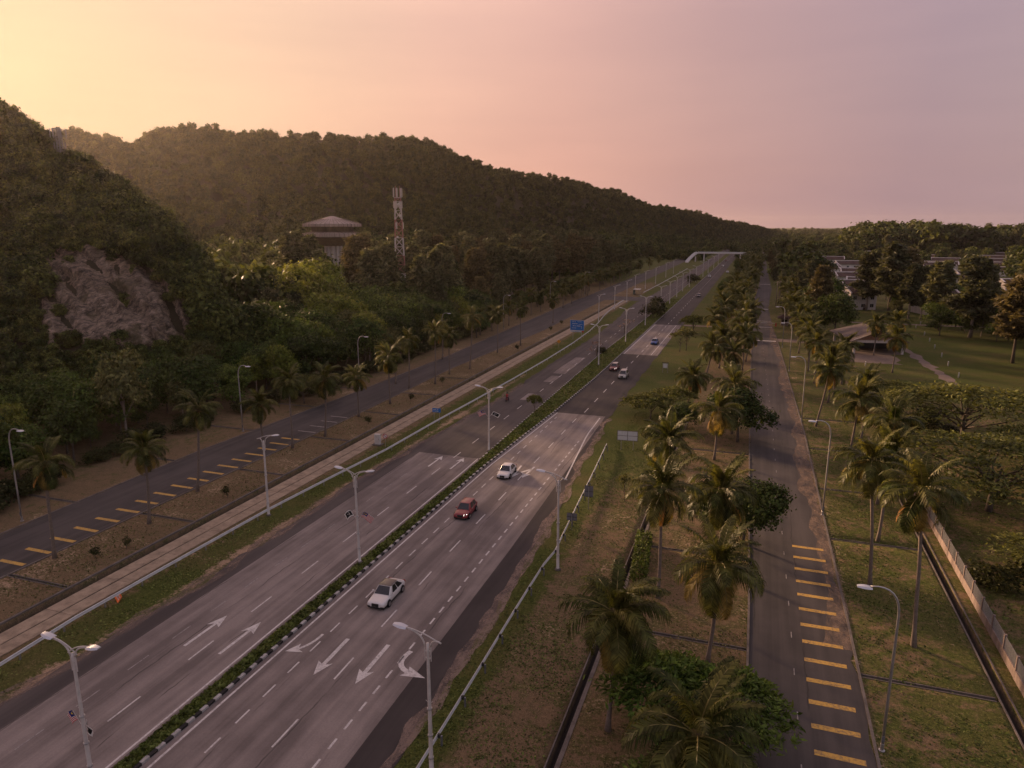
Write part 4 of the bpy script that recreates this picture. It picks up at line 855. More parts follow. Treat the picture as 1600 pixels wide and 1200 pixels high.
def edgebush(rg):
    y = 195+330*rg.random(); return (F_EDGE(y)+2-6*rg.random(), y)
for k, (x, y) in enumerate(sorted(place_many(40, edgebush, 4., 6), key=lambda p: p[1])):
    plant((rnd.choice(['mid','dark']), rnd.randrange(4)), x, y, 5+4*rnd.random(), f'rounded tree in front of the casuarina belt {past(y)}, {nth(("edge", past(y)))} along', 'tree', 'trees in front of the casuarina belt', sx=rnd.uniform(.8,1.1))
for k, (x, y) in enumerate(sorted(place_many(46, lambda r: (F_EDGE(48+165*((q_ := r.random()))) + 3.2-3.4*r.random(), 48+165*q_), 2.2, 51), key=lambda p: p[1])):
    plant(('bush', k % 2), x, y, 1.6+1.6*rnd.random(), f'leafy bush at the foot of the forest {past(y)}, {nth(("fbush", past(y)))} along', 'bush', 'bushes at the foot of the forest', sx=rnd.uniform(1.0,1.5), name='bush')
# right-hand neighbourhood trees
rh = random.Random(4)
for yy_ in (415, 455, 500, 560, 620, 690, 760, 840):                                     # further rows of the same estate
    x_ = 40+rh.uniform(0,20)
    while x_ < 60+.42*yy_:
        w_ = rh.uniform(13,22)
        if all(abs(x_+w_/2-(a+c)/2) > (w_+c-a)/2+4 or abs(yy_-b) > 20 for a, b, c, d in HOUSES): HOUSES.append((round(x_,1), round(yy_+rh.uniform(-6,6),1), round(x_+w_,1), round(yy_+rh.uniform(-6,6)+2,1)))
        x_ += w_+rh.uniform(14,34)
HC = [((a+c)/2, (b+d)/2, math.hypot(c-a, d-b)) for a, b, c, d in HOUSES]
def hides(x, y, far=55.):
    for a, b, w in HC:
        L = math.hypot(a, b); s = (x*a+y*b)/L; off = abs(x*b-y*a)/L
        if -12 < L-s < far and off < w/2+3: return True
    return False
def avR(x, y):
    if y > 270 and hides(x, y, 80.): return True
    if any(abs(x-a) < w/2+3 and -14 < y-b < 10 for a, b, w in HC): return True
    if 22 < x < 62 and y < 275: return True
    return False
def right(rg):
    y = 235+480*rg.random()**1.2; x = 12+(60+.32*y)*rg.random(); return (x, y)
for k, (x, y) in enumerate(sorted(place_many(16, lambda r: (52+66*r.random(), 236+64*r.random()), 6., 41), key=lambda p: p[0])):
    kd = ['dark','mid','casu','mid'][k % 4]; plant((kd, k % 4), x, y, {'dark':7,'mid':6,'casu':16}[kd]+3*rnd.random(), f'{ {"dark":"dark round tree","mid":"green rounded tree","casu":"tall casuarina"}[kd] } at the far side of the lawn, {nth(("lawn", kd))} from the pavilion', 'tree', 'trees at the far side of the lawn', sx=1.1)
GARDEN = []
for k, (x, y) in enumerate(sorted(place_many(270, right, 5.2, 9, avR), key=lambda p: p[0])):
    kd = rnd.choices(['dark','mid','casu','olive'], [5,4,3,2])[0]
    if kd == 'casu' and any(abs(x-a) < w and 0 < b-y < 60 for a, b, w in HC): kd = 'dark'
    i = rnd.randrange({'casu':4,'olive':2}.get(kd, 4)); h = {'dark':6+4*rnd.random(),'mid':5+4*rnd.random(),'olive':6+4*rnd.random(),'casu':13+8*rnd.random()}[kd]
    if y > 370: GARDEN.append((x, y, h)); continue
    rank = ['first','second','third','fourth','fifth'][int((y-235)//40)]
    plant((kd, i), x, y, h, f"{ {'dark':'dark round tree','mid':'green garden tree','casu':'brownish casuarina','olive':'olive thin-crowned tree'}[kd] } in the {rank} rank behind the pavilion, {nth((kd, rank))} from the road", 'tree', 'trees among the houses', sx=rnd.uniform(.85,1.2))
for k, (x, y) in enumerate(sorted(place_many(26, lambda rg: (8+7*rg.random(), 330+420*rg.random()), 5., 12), key=lambda p: p[1])):
    plant(('casu', k % 4), x, y, 8+6*rnd.random(), f'slim dark conifer lining the far service road, {ordinal(k)} from the camera', 'tree', 'conifers lining the far service road', sx=.8)
for k, (x, y) in enumerate(sorted(place_many(18, lambda rg: (-15+10*rg.random(), 255+430*rg.random()), 6., 14), key=lambda p: p[1])):
    plant(('mid', k % 4), x, y, 5+3*rnd.random(), f'green bushy tree mixed into the far palm row, {ordinal(k)} from the camera', 'tree', 'bushy trees in the far palm row', sx=.9)

# far woodland and hill forest: masses, as stuff
PC = {}
def lib(name, meshes):
    c = bpy.data.collections.new(name)
    for m in meshes:
        o = bpy.data.objects.new(m.name+'_source', m); c.objects.link(o)
    return c
low = [crown_broad('crown', 700+i, 10., 5.0, 760, 1.0, L_HILL, nl=9+i, base=.1, clump=10, spread=.8, aspect=1.3)[0] for i in range(4)]
lowf = [crown_broad('crown', 720+i, 10., 4.6, 420, 1.25, L_FAR, nl=8+i, base=.1, clump=8, spread=.7, aspect=1.3)[0] for i in range(4)]
med_ = [crown_broad('crown', 740+i, 10., 4.8, 1700, .75, L_HILL, nl=11+i, base=.08, clump=12, spread=1.0)[0] for i in range(4)]
cas_ = [crown_casu('crown', 760+i, 10., 2.6, 2600, L_CASU, ln=.6, wd=.11)[0] for i in range(2)]
C_FAR = lib('far_tree_kinds', lowf); C_MED = lib('hill_tree_kinds', med_); C_LOW = lib('valley_tree_kinds', low + cas_)
def forest(name, pts, sc, coll, label, squash=(.8,1.3)):
    n = len(pts); me = bpy.data.meshes.new(name); me.vertices.add(n); me.vertices.foreach_set('co', np.asarray(pts, np.float32).ravel())
    at = me.attributes.new('size', 'FLOAT_VECTOR', 'POINT'); s = np.asarray(sc)[:,None]*np.c_[np.ones(n), np.ones(n), rg.uniform(*squash, n)]; at.data.foreach_set('vector', s.astype(np.float32).ravel())
    o = obj(name, me); tag(o, label, 'forest', kind='stuff')
    ng = bpy.data.node_groups.new(name, 'GeometryNodeTree'); ng.interface.new_socket('Geometry', in_out='INPUT', socket_type='NodeSocketGeometry'); ng.interface.new_socket('Geometry', in_out='OUTPUT', socket_type='NodeSocketGeometry')
    N = ng.nodes.new; gi = N('NodeGroupInput'); go = N('NodeGroupOutput'); ip = N('GeometryNodeInstanceOnPoints'); ci = N('GeometryNodeCollectionInfo'); rv = N('FunctionNodeRandomValue'); na = N('GeometryNodeInputNamedAttribute')
    ci.inputs['Collection'].default_value = coll; ci.inputs['Separate Children'].default_value = True; ci.inputs['Reset Children'].default_value = True
    rv.data_type = 'FLOAT_VECTOR'; rv.inputs[0].default_value = (-.06,-.06,0); rv.inputs[1].default_value = (.06,.06,6.283)
    na.data_type = 'FLOAT_VECTOR'; na.inputs['Name'].default_value = 'size'
    L = ng.links.new; L(gi.outputs[0], ip.inputs['Points']); L(ci.outputs[0], ip.inputs['Instance']); ip.inputs['Pick Instance'].default_value = True
    L(rv.outputs[0], ip.inputs['Rotation']); L(na.outputs['Attribute'], ip.inputs['Scale']); L(ip.outputs[0], go.inputs[0])
    o.modifiers.new('trees', 'NODES').node_group = ng; return o
# near hill
n = 3800; u = rg.uniform(0, NEAR.nc-1, n); v = rg.uniform(.9, 4.25, n); p = NEAR.at(u, v); ok = ~in_rock(u, v, p) | ((rg.uniform(size=n) < .10) & (vnoise(p/7., 55) > .05)); p = p[ok]; p[:,2] -= .3
uu_, vv_ = u[ok], v[ok]; low_ = ((uu_ > 3.2) & (uu_ < 8.2) & (vv_ < RB(uu_)+.15)) | in_rock(uu_, vv_, p)
forest('hill_forest', p, rg.uniform(.32,.72,len(p))*np.where(low_, .45, 1.), C_MED, 'dense dark forest clothing the near hill around the rock face')
# far hill
n = 15000; u = rg.uniform(0, FAR.nc-1, n); v = rg.uniform(.3, 4.4, n); p = FAR.at(u, v); p[:,2] += np.clip(p[:,2],0,60)*.16*vnoise(p/55., 4) - .8
forest('ridge_forest', p, rg.uniform(.32,.82,len(p)), C_FAR, 'continuous forest covering the long far ridge', (.7,1.35))
# valley floor between the two hills and behind the casuarinas
n = 5200; y = rg.uniform(150, 1300, n); x = np.array([F_EDGE(min(q,700)) for q in y]) - 24 - rg.uniform(0, 1, n)*(160+.25*y)
ok = (x > -95-.55*y) & ~((np.abs(x+123) < 5) & (np.abs(y-236) < 8)) & ~((np.abs(x+186) < 14) & (np.abs(y-292) < 16)) & np.array([not avT(a_, b_) for a_, b_ in zip(x, y)]); x, y = x[ok], y[ok]; p = np.c_[x, y, [Zg(a,b)-.5 for a,b in zip(x,y)]]
forest('valley_forest', p, rg.uniform(1.0,1.55,len(p)), C_LOW, 'brown-green forest filling the valley below the far ridge')
# tall casuarina belt behind the houses
n = 420; x = rg.uniform(110, 720, n); y = 870+rg.uniform(0, 180, n)-.12*x; ok = ~np.array([hides(q, r, 90.) for q, r in zip(x, y)]); x, y = x[ok], y[ok]
forest('casuarina_belt', np.c_[x, y, x*0-.5], rg.uniform(2.2,3.6,len(x)), lib('belt_kinds', cas_ + low[:2]), 'tall brown tree belt on the skyline behind the white houses', (.9,1.1))
ga = np.array(GARDEN); forest('garden_woodland', np.c_[ga[:,0], ga[:,1], ga[:,0]*0-.3], ga[:,2]*.1, C_LOW, 'distant garden trees around the farthest white houses')
# wide plain to the horizon
n = 9000; d = 520*np.exp(rg.uniform(0, 2.0, n)); a = np.radians(rg.uniform(-1.5, 62, n)); x = d*np.sin(a); y = d*np.cos(a); ok = (x > 14) & (y > 380) & (x+y > 720) & np.array([not hides(q, r, 70.) for q, r in zip(x, y)]); x, y = x[ok], y[ok]
forest('plain_forest', np.c_[x, y, x*0-.5], rg.uniform(.8,1.35,len(x))*np.clip(.75+np.hypot(x,y)/4000, .75, 1.4), C_LOW, 'hazy woodland spreading over the plain to the horizon')
n = 2600; y = 700*np.exp(rg.uniform(0, 1.5, n)); x = rg.uniform(-1,1,n)*y*.12-20; ok = ((x < -52) | (x > 8) | (y > 950) | ((x > -20) & (x < -1))); x, y = x[ok], y[ok]
forest('roadside_woodland', np.c_[x, y, x*0-.5], rg.uniform(.55,1.05,len(x)), C_LOW, 'far woodland closing in where the highway vanishes')
# ------------------------------------------------------------------ street lamps
def bez(a, b, c, n=8): 
    a, b, c = Vector(a), Vector(b), Vector(c); return [a*(1-t)**2+b*2*t*(1-t)+c*t*t for t in [i/n for i in range(n+1)]]
def lum_mesh(s):
    m = MB(); n = 7; pr = []
    for i in range(n):
        t = i/(n-1); w = .07+.20*math.sin(math.pi*min(1,.25+t*.62)); pr.append((t*.85, w, .05+.06*math.sin(math.pi*t*.9)))
    vs = []
    for x, w, h in pr: vs += [(s*x,-w,0),(s*x,-w*.6,h),(s*x,w*.6,h),(s*x,w,0)]
    fs = [(i*4+j, i*4+(j+1)%4, i*4+4+(j+1)%4, i*4+4+j) for i in range(n-1) for j in range(4)] + [(0,1,2,3), tuple(reversed(range(4*n-4,4*n)))]
    m.add(vs, fs); me = m.mesh('luminaire'); me.materials.append(M_LUM); return me
LUM = {1: lum_mesh(1), -1: lum_mesh(-1)}
def lamp_parts(HP=9.3, arms=(('long',-1),('long',1))):
    root = empty('street_lamp')
    p = MB(); p.lathe([(.17,0.),(.17,.05),(.15,.06),(.14,1.5),(.13,1.55),(.125,3.0),(.09,HP-.6),(.085,HP)], 10); p.build('pole', M_LAMP, root, True)
    MB().lathe([(.30,0),(.30,.10),(.24,.14),(.24,.17)], 12).build('base_plate', M_KERBC, root)
    for z in (1.55, 3.1, 4.9): MB().lathe([(.16,z-.05),(.17,z-.03),(.17,z+.03),(.16,z+.05)], 10).build('collar', M_GALV, root)
    b = MB()
    for q in (-1, 1):
        b.tube([(q*.19,0,HP-1.15),(q*.19,0,HP-.05)], .035, 6)
        for z in (HP-1.0, HP-.55): b.box(min(0,q*.19), max(0,q*.19), -.03, .03, z, z+.07)
    b.build('bracket', M_LAMP, root)
    st = MB(); st.tube([(0,0,5.2),(-.22,0,5.42)], .018, 5); st.tube([(0,0,5.2),(.22,0,5.42)], .018, 5); st.build('flag_stub', M_LAMP, root)
    for kind, q in arms:
        a = MB()
        if kind == 'long':
            a.tube(bez((q*.19,0,HP-.2), (q*.28,0,HP+.55), (q*1.35,0,HP+.62)), .055, 6); a.tube(bez((-q*.35,0,HP-.05), (q*.4,0,HP+.62), (q*1.42,0,HP+.70)), .04, 6)
            ar = a.build('arm', M_LAMP, root, True); obj('luminaire', LUM[q], parent=ar, loc=(q*1.32,0,HP+.66), rot=(0,-q*.12,0))
        elif kind == 'solo':
            a.tube(bez((q*.19,0,HP-.2), (q*.3,0,HP+.62), (q*1.35,0,HP+.72)), .055, 6); a.tube(bez((-q*.55,0,HP+.22), (q*.3,0,HP+.66), (q*1.4,0,HP+.78)), .04, 6)
            ar = a.build('arm', M_LAMP, root, True); obj('luminaire', LUM[q], parent=ar, loc=(q*1.3,0,HP+.74), rot=(0,-q*.10,0))
        else:
            a.tube(bez((q*.19,0,HP-.2), (q*.26,0,HP+.42), (q*.85,0,HP+.12), 5), .05, 6); a.build('short_arm', M_LAMP, root, True)
    return root
def place_lamps(proto, table, label, group, rz=0):
    for k, (x, y) in enumerate(sorted(table, key=lambda p: p[1])):
        o = proto if k == 0 else copy_tree(proto); o.location = (x, y, .1 if -38 < x < -33 else Zg(x,y)); o.rotation_euler = (rnd.uniform(-.008,.008), rnd.uniform(-.008,.008), rz+rnd.uniform(-.03,.03)); tag(o, label.format(ordinal(k)), 'street lamp', group)
place_lamps(lamp_parts(9.0), MED_LAMPS, 'white double-arm street lamp in the median, {} from the camera', 'double-arm lamps along the median')
place_lamps(lamp_parts(9.0, (('short',-1),('solo',1))), L_LAMPS, 'single-arm white street lamp by the left guardrail, {} from the camera', 'lamps along the left guardrail')
place_lamps(lamp_parts(9.2, (('solo',-1),('short',1))), R_LAMPS, 'single-arm white street lamp on the right verge, {} from the camera', 'lamps along the right verge')
def curved_lamp(hh, q, reach=1.7):
    root = empty('curved_street_lamp'); m = MB(); pts = [(0,0,0),(0,0,hh*.35),(0,0,hh*.7)] + [tuple(p) for p in bez((0,0,hh*.84), (q*.02,0,hh*1.0), (q*reach*.75,0,hh*1.0), 7)] + [(q*reach,0,hh*.995)]
    n = len(pts); m.tube(pts, [.095-.05*i/(n-1) for i in range(n)], 8); m.build('pole', M_GALV, root, True)
    MB().lathe([(.2,0),(.2,.06),(.12,.08),(.12,.5),(.11,.52)], 10).build('base_plate', M_GALV, root); MB().box(-.09,.09,-.11,-.085,.7,1.1).build('access_door', M_SIGNB, root)
    obj('luminaire', LUM[q], parent=root, loc=(q*(reach-.1),0,hh*.985), rot=(0,0,0)); return root
def place_curved(hh, q, table, label, group):
    pr = curved_lamp(hh, q)
    for k, (x, y) in enumerate(sorted(table, key=lambda p: p[1])):
        o = pr if k == 0 else copy_tree(pr); o.location = (x, y, 0); o.rotation_euler = (rnd.uniform(-.01,.01), rnd.uniform(-.015,.015), 0); tag(o, label.format(ordinal(k)), 'street lamp', group)
place_curved(11.2, -1, RS_LAMPS, 'tall grey curved-neck street lamp beside right service road, {} from the camera', 'curved lamps along the right service road')
place_curved(11.0, 1, [(-76.9,53.2),(-77.4,91.),(-75.4,124.),(-75.4,165),(-76.5,215),(-78,275),(-78,335)], 'grey curved-neck street lamp at the forest edge, {} from the camera', 'curved lamps along the left service road')
# plain utility poles on the right
up = empty('utility_pole'); MB().lathe([(.16,-.2),(.13,5),(.09,10.2)], 8).build('pole', M_PINKC, up, True); MB().box(-.7,.7,-.04,.04,9.5,9.62).build('crossarm', M_PINKC, up)
for q in (-.6, 0, .6): MB().lathe([(.03,9.62),(.05,9.68),(.02,9.78)], 6, (q,0,0)).build('insulator', M_SIGNW, up)
for k, (x, y) in enumerate(sorted(POLES, key=lambda p: p[1])):
    o = up if k == 0 else copy_tree(up); o.location = (x+1.5, y, 0); o.rotation_euler = (0,0,rnd.uniform(-.3,.3)); tag(o, f'pale concrete utility pole by the service road, {ordinal(k)} from the camera', 'utility pole', 'utility poles along the right service road')

# ------------------------------------------------------------------ flags on the median lamps
def flag_mat(name, fn): 
    t = NT(name); uv = t.n('ShaderNodeUVMap').outputs[0]; s = t.n('ShaderNodeSeparateXYZ'); t.l(uv, s.inputs[0]); t.bsdf(fn(t, s.outputs[0], s.outputs[1]), .8, spec=.15); return t.m
def disc(t, u, v, cu, cv, r, asp=1.8):
    a = t.math('MULTIPLY', t.math('SUBTRACT', u, cu), asp); b = t.math('SUBTRACT', v, cv); return t.math('LESS_THAN', t.math('ADD', t.math('MULTIPLY', a, a), t.math('MULTIPLY', b, b)), r*r)
def f_black(t, u, v):
    inside = t.math('MULTIPLY', t.math('MULTIPLY', t.math('GREATER_THAN', u, .10), t.math('LESS_THAN', u, .90)), t.math('MULTIPLY', t.math('GREATER_THAN', v, .15), t.math('LESS_THAN', v, .85)))
    cres = t.math('SUBTRACT', disc(t,u,v,.48,.5,.21), disc(t,u,v,.515,.5,.18)); star = disc(t,u,v,.585,.5,.075)
    f = t.math('SUBTRACT', inside, t.math('MAXIMUM', t.math('MAXIMUM', cres, 0.), star)); return t.mix(f, (.62,.60,.58), (.012,.012,.013))
def f_stripe(t, u, v):
    st = t.math('LESS_THAN', t.math('FRACT', t.math('MULTIPLY', v, 7.)), .5); c = t.mix(st, (.60,.57,.55), (.45,.03,.035))
    can = t.math('MULTIPLY', t.math('LESS_THAN', u, .5), t.math('GREATER_THAN', v, .43)); c = t.mix(can, c, (.015,.025,.16))
    cr = t.math('MAXIMUM', t.math('SUBTRACT', disc(t,u,v,.2,.72,.2), disc(t,u,v,.235,.72,.17)), 0.); return t.mix(t.math('MAXIMUM', cr, disc(t,u,v,.33,.72,.11)), c, (.62,.45,.03))
M_FB = flag_mat('black_flag_print', f_black); M_FS = flag_mat('striped_flag_print', f_stripe)
def flag(x, y, z, q, mat, label, tilt=.55, L=1.15, Hh=.62, drop=.5, az=0):
    root = empty('flag', (x, y, z), az, label, 'flag', 'flags on the median lamps'); MB().tube([(0,0,0),(q*.62,0,.95)], .014, 5).build('flagpole', M_LAMP, root)
    nu, nv = 13, 7; bmx = bmesh.new(); uvl = bmx.loops.layers.uv.new('UVMap'); g = []
    for j in range(nv):
        for i in range(nu):
            u, v = i/(nu-1), j/(nv-1); px = q*(.62-.36*(1-v)) + q*u*L*(1-.10*drop); pz = .95-.55*(1-v)*1.0 - u*u*L*drop*.7; py = .10*math.sin(u*7+v*1.5)*u
            g.append(bmx.verts.new((px, py, pz)))
    for j in range(nv-1):
        for i in range(nu-1):
            f = bmx.faces.new((g[j*nu+i], g[j*nu+i+1], g[(j+1)*nu+i+1], g[(j+1)*nu+i]))
            for l, (a, b) in zip(f.loops, ((i,j),(i+1,j),(i+1,j+1),(i,j+1))): l[uvl].uv = (a/(nu-1), b/(nv-1))
            f.smooth = True
    me = bpy.data.meshes.new('cloth'); bmx.to_mesh(me); bmx.free(); obj('cloth', me, mat, root)
    return root
ML = sorted(MED_LAMPS, key=lambda p: p[1])
flag(ML[0][0]+.1, ML[0][1], 4.2, 1, M_FB, 'black flag with white border and crescent on the nearest median lamp', drop=.25, az=-.5); flag(ML[0][0]-.1, ML[0][1], 4.2, -1, M_FS, 'folded striped flag on the far side of the nearest median lamp', drop=1.1, L=.7)
flag(ML[1][0]+.1, ML[1][1], 4.6, 1, M_FS, 'red and white striped flag on the second median lamp', drop=.7); flag(ML[1][0]-.1, ML[1][1], 4.6, -1, M_FB, 'drooping black and white flag on the second median lamp', drop=1.0, L=.9)
flag(ML[2][0]+.1, ML[2][1], 5.2, 1, M_FB, 'black and white flag right of the third median lamp', drop=.5); flag(ML[2][0]-.1, ML[2][1], 5.2, -1, M_FS, 'striped flag left of the third median lamp', drop=.6)

# ------------------------------------------------------------------ guardrails
def wbeam(name, pts, label, face, spacing, mat, post_off, h=.72):
    """two-wave steel beam on posts along pts; face = +1/-1 side of the road"""
    root = empty(name, (0,0,0), 0, label, 'guardrail'); P = [Vector((x,y,0)) for x, y in pts]
    prof = [(0,.16),(.045,.12),(.045,.06),(0,.015),(0,-.015),(.045,-.06),(.045,-.12),(0,-.16)]; V = []; F = []; k = len(prof); n = len(P)
    for i, p in enumerate(P):
        d = (P[min(i+1,n-1)]-P[max(i-1,0)]).normalized(); nn = Vector((d.y,-d.x,0))*face; zz = h if 0 < i < n-1 else h*.8
        for a, b in prof: V.append(p+nn*a+Vector((0,0,zz+b)))
        for a, b in reversed(prof): V.append(p+nn*(a-.012)+Vector((0,0,zz+b)))
    kk = 2*k; F = [(i*kk+j, i*kk+(j+1)%kk, (i+1)*kk+(j+1)%kk, (i+1)*kk+j) for i in range(n-1) for j in range(kk)]
    MB().add(V, F).build('rail', mat, root)
    pm = MB(); pm.box(-.05,.05,-.06,.06,-.2,h+.02); pme = pm.mesh('post'); pme.materials.append(M_SIGNB if post_off > .12 else M_GALV); bm_ = MB().box(-.07,.07,-.07,.07,h-.15,h+.12).mesh('spacer'); bm_.materials.append(M_DARKM)
    acc = 0.; 
    for i in range(n-1):
        seg = (P[i+1]-P[i]); L = seg.length; d = seg.normalized(); nn = Vector((d.y,-d.x,0))*face
        while acc < L:
            q = P[i]+d*acc; a = math.atan2(d.y, d.x)-math.pi/2
            po = obj('post', pme, parent=root, loc=q-nn*(post_off+.1), rot=(0,0,a)); obj('spacer', bm_, parent=po, loc=(0,0,0)) if False else obj('spacer', bm_, parent=root, loc=q-nn*(post_off*.5+.0), rot=(0,0,a)) if post_off > .12 else None
            acc += spacing
        acc -= L
    return root
wbeam('guardrail', [(-17.3,24),(-17.35,33.9),(-17.45,43.9),(-17.55,50),(-17.6,56.0),(-17.6,61),(-17.35,64.0),(-17.6,68),(-18.2,78),(-18.9,90),(-19.5,99),(-19.7,101.6)], 'pale steel guardrail along the right verge', -1, 4.0, M_RAIL, .16)
wbeam('guardrail', [(-51.0,22),(-51.4,32),(-51.9,39),(-51.8,48),(-51.5,63.6),(-50.6,76),(-49.6,88),(-49.2,106),(-48.6,120),(-47.9,140),(-47.4,165),(-47.4,190),(-48.2,215),(-49.8,236),(-51.6,252),(-53.4,275),(-54.6,300),(-55,311)], 'long silver guardrail along the left verge', 1, 4.0, M_RAIL, .08)
wbeam('guardrail', [(-52.5,352),(-51.5,400),(-51,480),(-51,560)], 'far silver guardrail beyond the link road', 1, 8.0, M_RAIL, .08)
# ------------------------------------------------------------------ signs and roadside boxes
def board(root, name, x0, x1, z0, z1, mat, y=0, t=.02): return MB().box(x0, x1, y-t, y+t, z0, z1).build(name, mat, root)
def post(root, x, h, r=.045, y=.05): return MB().tube([(x,y,-.2),(x,y,h)], r, 8).build('post', M_GALV, root)
s = empty('road_sign', (-48.8, 201, 0), R(-6), 'large blue direction sign with white lettering beside the left guardrail', 'road sign')
for q in (-1.3, 1.3): post(s, q, 5.6, .07, .12)
pn = board(s, 'panel', -2.15, 2.15, 2.75, 5.75, M_BLUE); bd = MB()
for a in ((-2.15,2.15,5.68,5.75),(-2.15,2.15,2.75,2.82),(-2.15,-2.08,2.82,5.68),(2.08,2.15,2.82,5.68)): bd.box(a[0],a[1],-.028,-.022,a[2],a[3])
bd.build('border', M_SIGNW, pn)
def marks(m, x0, x1, z, hgt, seed):
    r = random.Random(seed); x = x0
    while x < x1-.1:
        w = r.uniform(.06,.13); m.box(x, min(x+w,x1), -.028, -.022, z, z+hgt*r.uniform(.7,1.)); x += w+r.uniform(.03,.06)+(.14 if r.random() < .15 else 0)
mk = MB(); marks(mk, -1.6, -.4, 5.2, .2, 1); marks(mk, .1, 1.5, 5.25, .18, 2); marks(mk, -1.5, .2, 4.6, .26, 3); marks(mk, .5, 1.6, 4.5, .18, 4); marks(mk, -1.3, 1.3, 3.95, .28, 5); marks(mk, -1.6, -.2, 3.35, .2, 6); mk.box(1.3,1.38,-.028,-.022,3.3,3.9); mk.prism([(1.2,0),(1.48,0),(1.34,.2)], .022, .028, 0, Matrix.Translation((0,0,3.9)) @ Matrix.Rotation(R(90),4,'X'))
tag(mk.build('lettering', M_SIGNW, pn), kind='stuff'); pl = board(s, 'plate', -2.1, 1.3, 2.28, 2.68, M_SIGNW); m_ = MB(); marks(m_, -1.9, .9, 2.37, .2, 8); tag(m_.build('lettering', M_BLUE, pl), kind='stuff'); board(s, 'route_plate', 1.5, 2.1, 2.3, 2.68, M_REDS)
s = empty('road_sign', (-49.9, 106.2, 0), R(4), 'small blue sign on two thin posts by the left guardrail', 'road sign')
for q in (-.5, .5): post(s, q, 2.5, .035)
pn = board(s, 'panel', -.75, .75, 1.75, 2.45, M_BLUE); m_ = MB(); marks(m_, -.6, .6, 2.15, .12, 11); marks(m_, -.5, .4, 1.9, .12, 12); tag(m_.build('lettering', M_SIGNW, pn), kind='stuff')
s = empty('road_sign', (-51.3, 90.9, 0), R(8), 'round red-ringed prohibition sign behind the left guardrail', 'road sign'); post(s, 0, 2.0, .03)
pn = MB().lathe([(.38,-.012),(.38,.012)], 20, (0,0,1.75), 'Y').build('panel', M_SIGNW, s); r_ = MB()
for k in range(20):
    a0, a1 = 2*math.pi*k/20, 2*math.pi*(k+1)/20; r_.add([(rr*math.cos(a), -.02, 1.75+rr*math.sin(a)) for a, rr in ((a0,.29),(a1,.29),(a1,.38),(a0,.38))], [(0,1,2,3)])
r_.add([(-.25,-.021,1.96),(-.19,-.021,2.01),(.25,-.021,1.54),(.19,-.021,1.49)], [(0,1,2,3)]); r_.build('ring', M_REDS, pn)
s = empty('road_sign', (-50.2, 186, 0), R(5), 'small amber diamond warning sign on the green verge', 'road sign'); post(s, 0, 2.0, .03); MB().prism([(0,-.55),(.55,0),(0,.55),(-.55,0)], -.012, .012, 0, Matrix.Translation((0,0,1.7)) @ Matrix.Rotation(R(90),4,'X')).build('panel', M_YEL, s)
def grey_sign(x, y, w, z0, z1, label):
    s = empty('road_sign', (x, y, 0), R(3), label, 'road sign'); post(s, 0, z1-.1, .045, -.06)
    nn = 2
    for i in range(2):
        for j in range(nn): board(s, 'panel', -w/2+i*w/2+.015, -w/2+(i+1)*w/2-.015, z0+j*(z1-z0)/nn+.015, z0+(j+1)*(z1-z0)/nn-.015, M_SIGNB)
    f = MB(); f.box(-w/2,w/2,.022,.045,z0-.03,z0+.01); f.box(-w/2,w/2,.022,.045,z1-.01,z1+.03); f.box(-.04,.04,-.045,-.022,z0,z1); f.box(-w/2,w/2,-.045,-.022,(z0+z1)/2-.03,(z0+z1)/2+.03); f.build('frame', M_DARKM, s)
grey_sign(-17.0, 77.5, 1.05, 1.5, 2.85, 'square grey back of a sign above the right guardrail'); grey_sign(-17.4, 71.0, 1.15, 1.15, 1.95, 'low wide grey back of a sign by the right lamp')
s = empty('road_sign', (-16.6, 101.3, 0), R(5), 'weathered white rectangular sign on two posts on the verge', 'road sign')
for q in (-.9, .9): post(s, q, 2.9, .05)
for i in range(4): board(s, 'panel', -1.5+i*.75+.01, -1.5+(i+1)*.75-.01, 1.5, 3.0, M_SIGNW)
f = MB(); f.box(-1.52,1.52,-.04,-.022,2.95,3.02); f.box(-1.52,1.52,-.04,-.022,1.48,1.55); f.box(-1.52,1.52,-.04,-.022,2.2,2.26)
for q in (-1.52,-.03,1.45): f.box(q,q+.07,-.05,-.041,1.48,3.02)
f.build('frame', M_KERBC, s)
s = empty('road_sign', (-18.4, 161, 0), R(2), 'small grey two-post sign on the far green verge', 'road sign')
for q in (-.55, .55): post(s, q, 2.3, .05)
board(s, 'panel', -.45, .45, 1.1, 2.1, M_SIGNW); board(s, 'cap', -.75, .75, 2.2, 2.35, M_DARKM)
s = empty('control_cabinet', (-53.0, 91.6, 0), R(5), 'white roadside control cabinet on a concrete plinth', 'cabinet'); MB().box(-.75,.75,-.55,.55,-.1,.18).build('plinth', M_KERBC, s); b = MB().box(-.42,.42,-.22,.22,.18,1.65); b.build('body', M_SIGNW, s); MB().box(-.46,.46,-.26,.26,1.65,1.72).build('lid', M_LAMP, s); MB().box(-.36,.36,-.235,-.222,.3,1.55).build('door', M_LAMP, s); MB().box(.24,.28,-.26,-.236,.85,1.05).build('handle', M_DARKM, s)
s = empty('notice_board', (-52.15, 43.2, 0), R(-32), 'small bright orange board lying against the left guardrail', 'board'); pn = MB().box(-.62,.62,-.02,.02,0,.62,0,Matrix.Rotation(R(-38),4,'X')).build('panel', M_ORANGE, s); m_ = MB()
for a in ((-.5,.1,.36,.46),(-.45,.45,.18,.27),(.2,.5,.4,.5)): m_.box(a[0],a[1],-.027,-.022,a[2],a[3],0,Matrix.Rotation(R(-38),4,'X'))
m_.build('marking', M_SIGNW, pn); MB().box(-.03,.03,.1,.3,0,.4).build('prop', M_GALV, s)
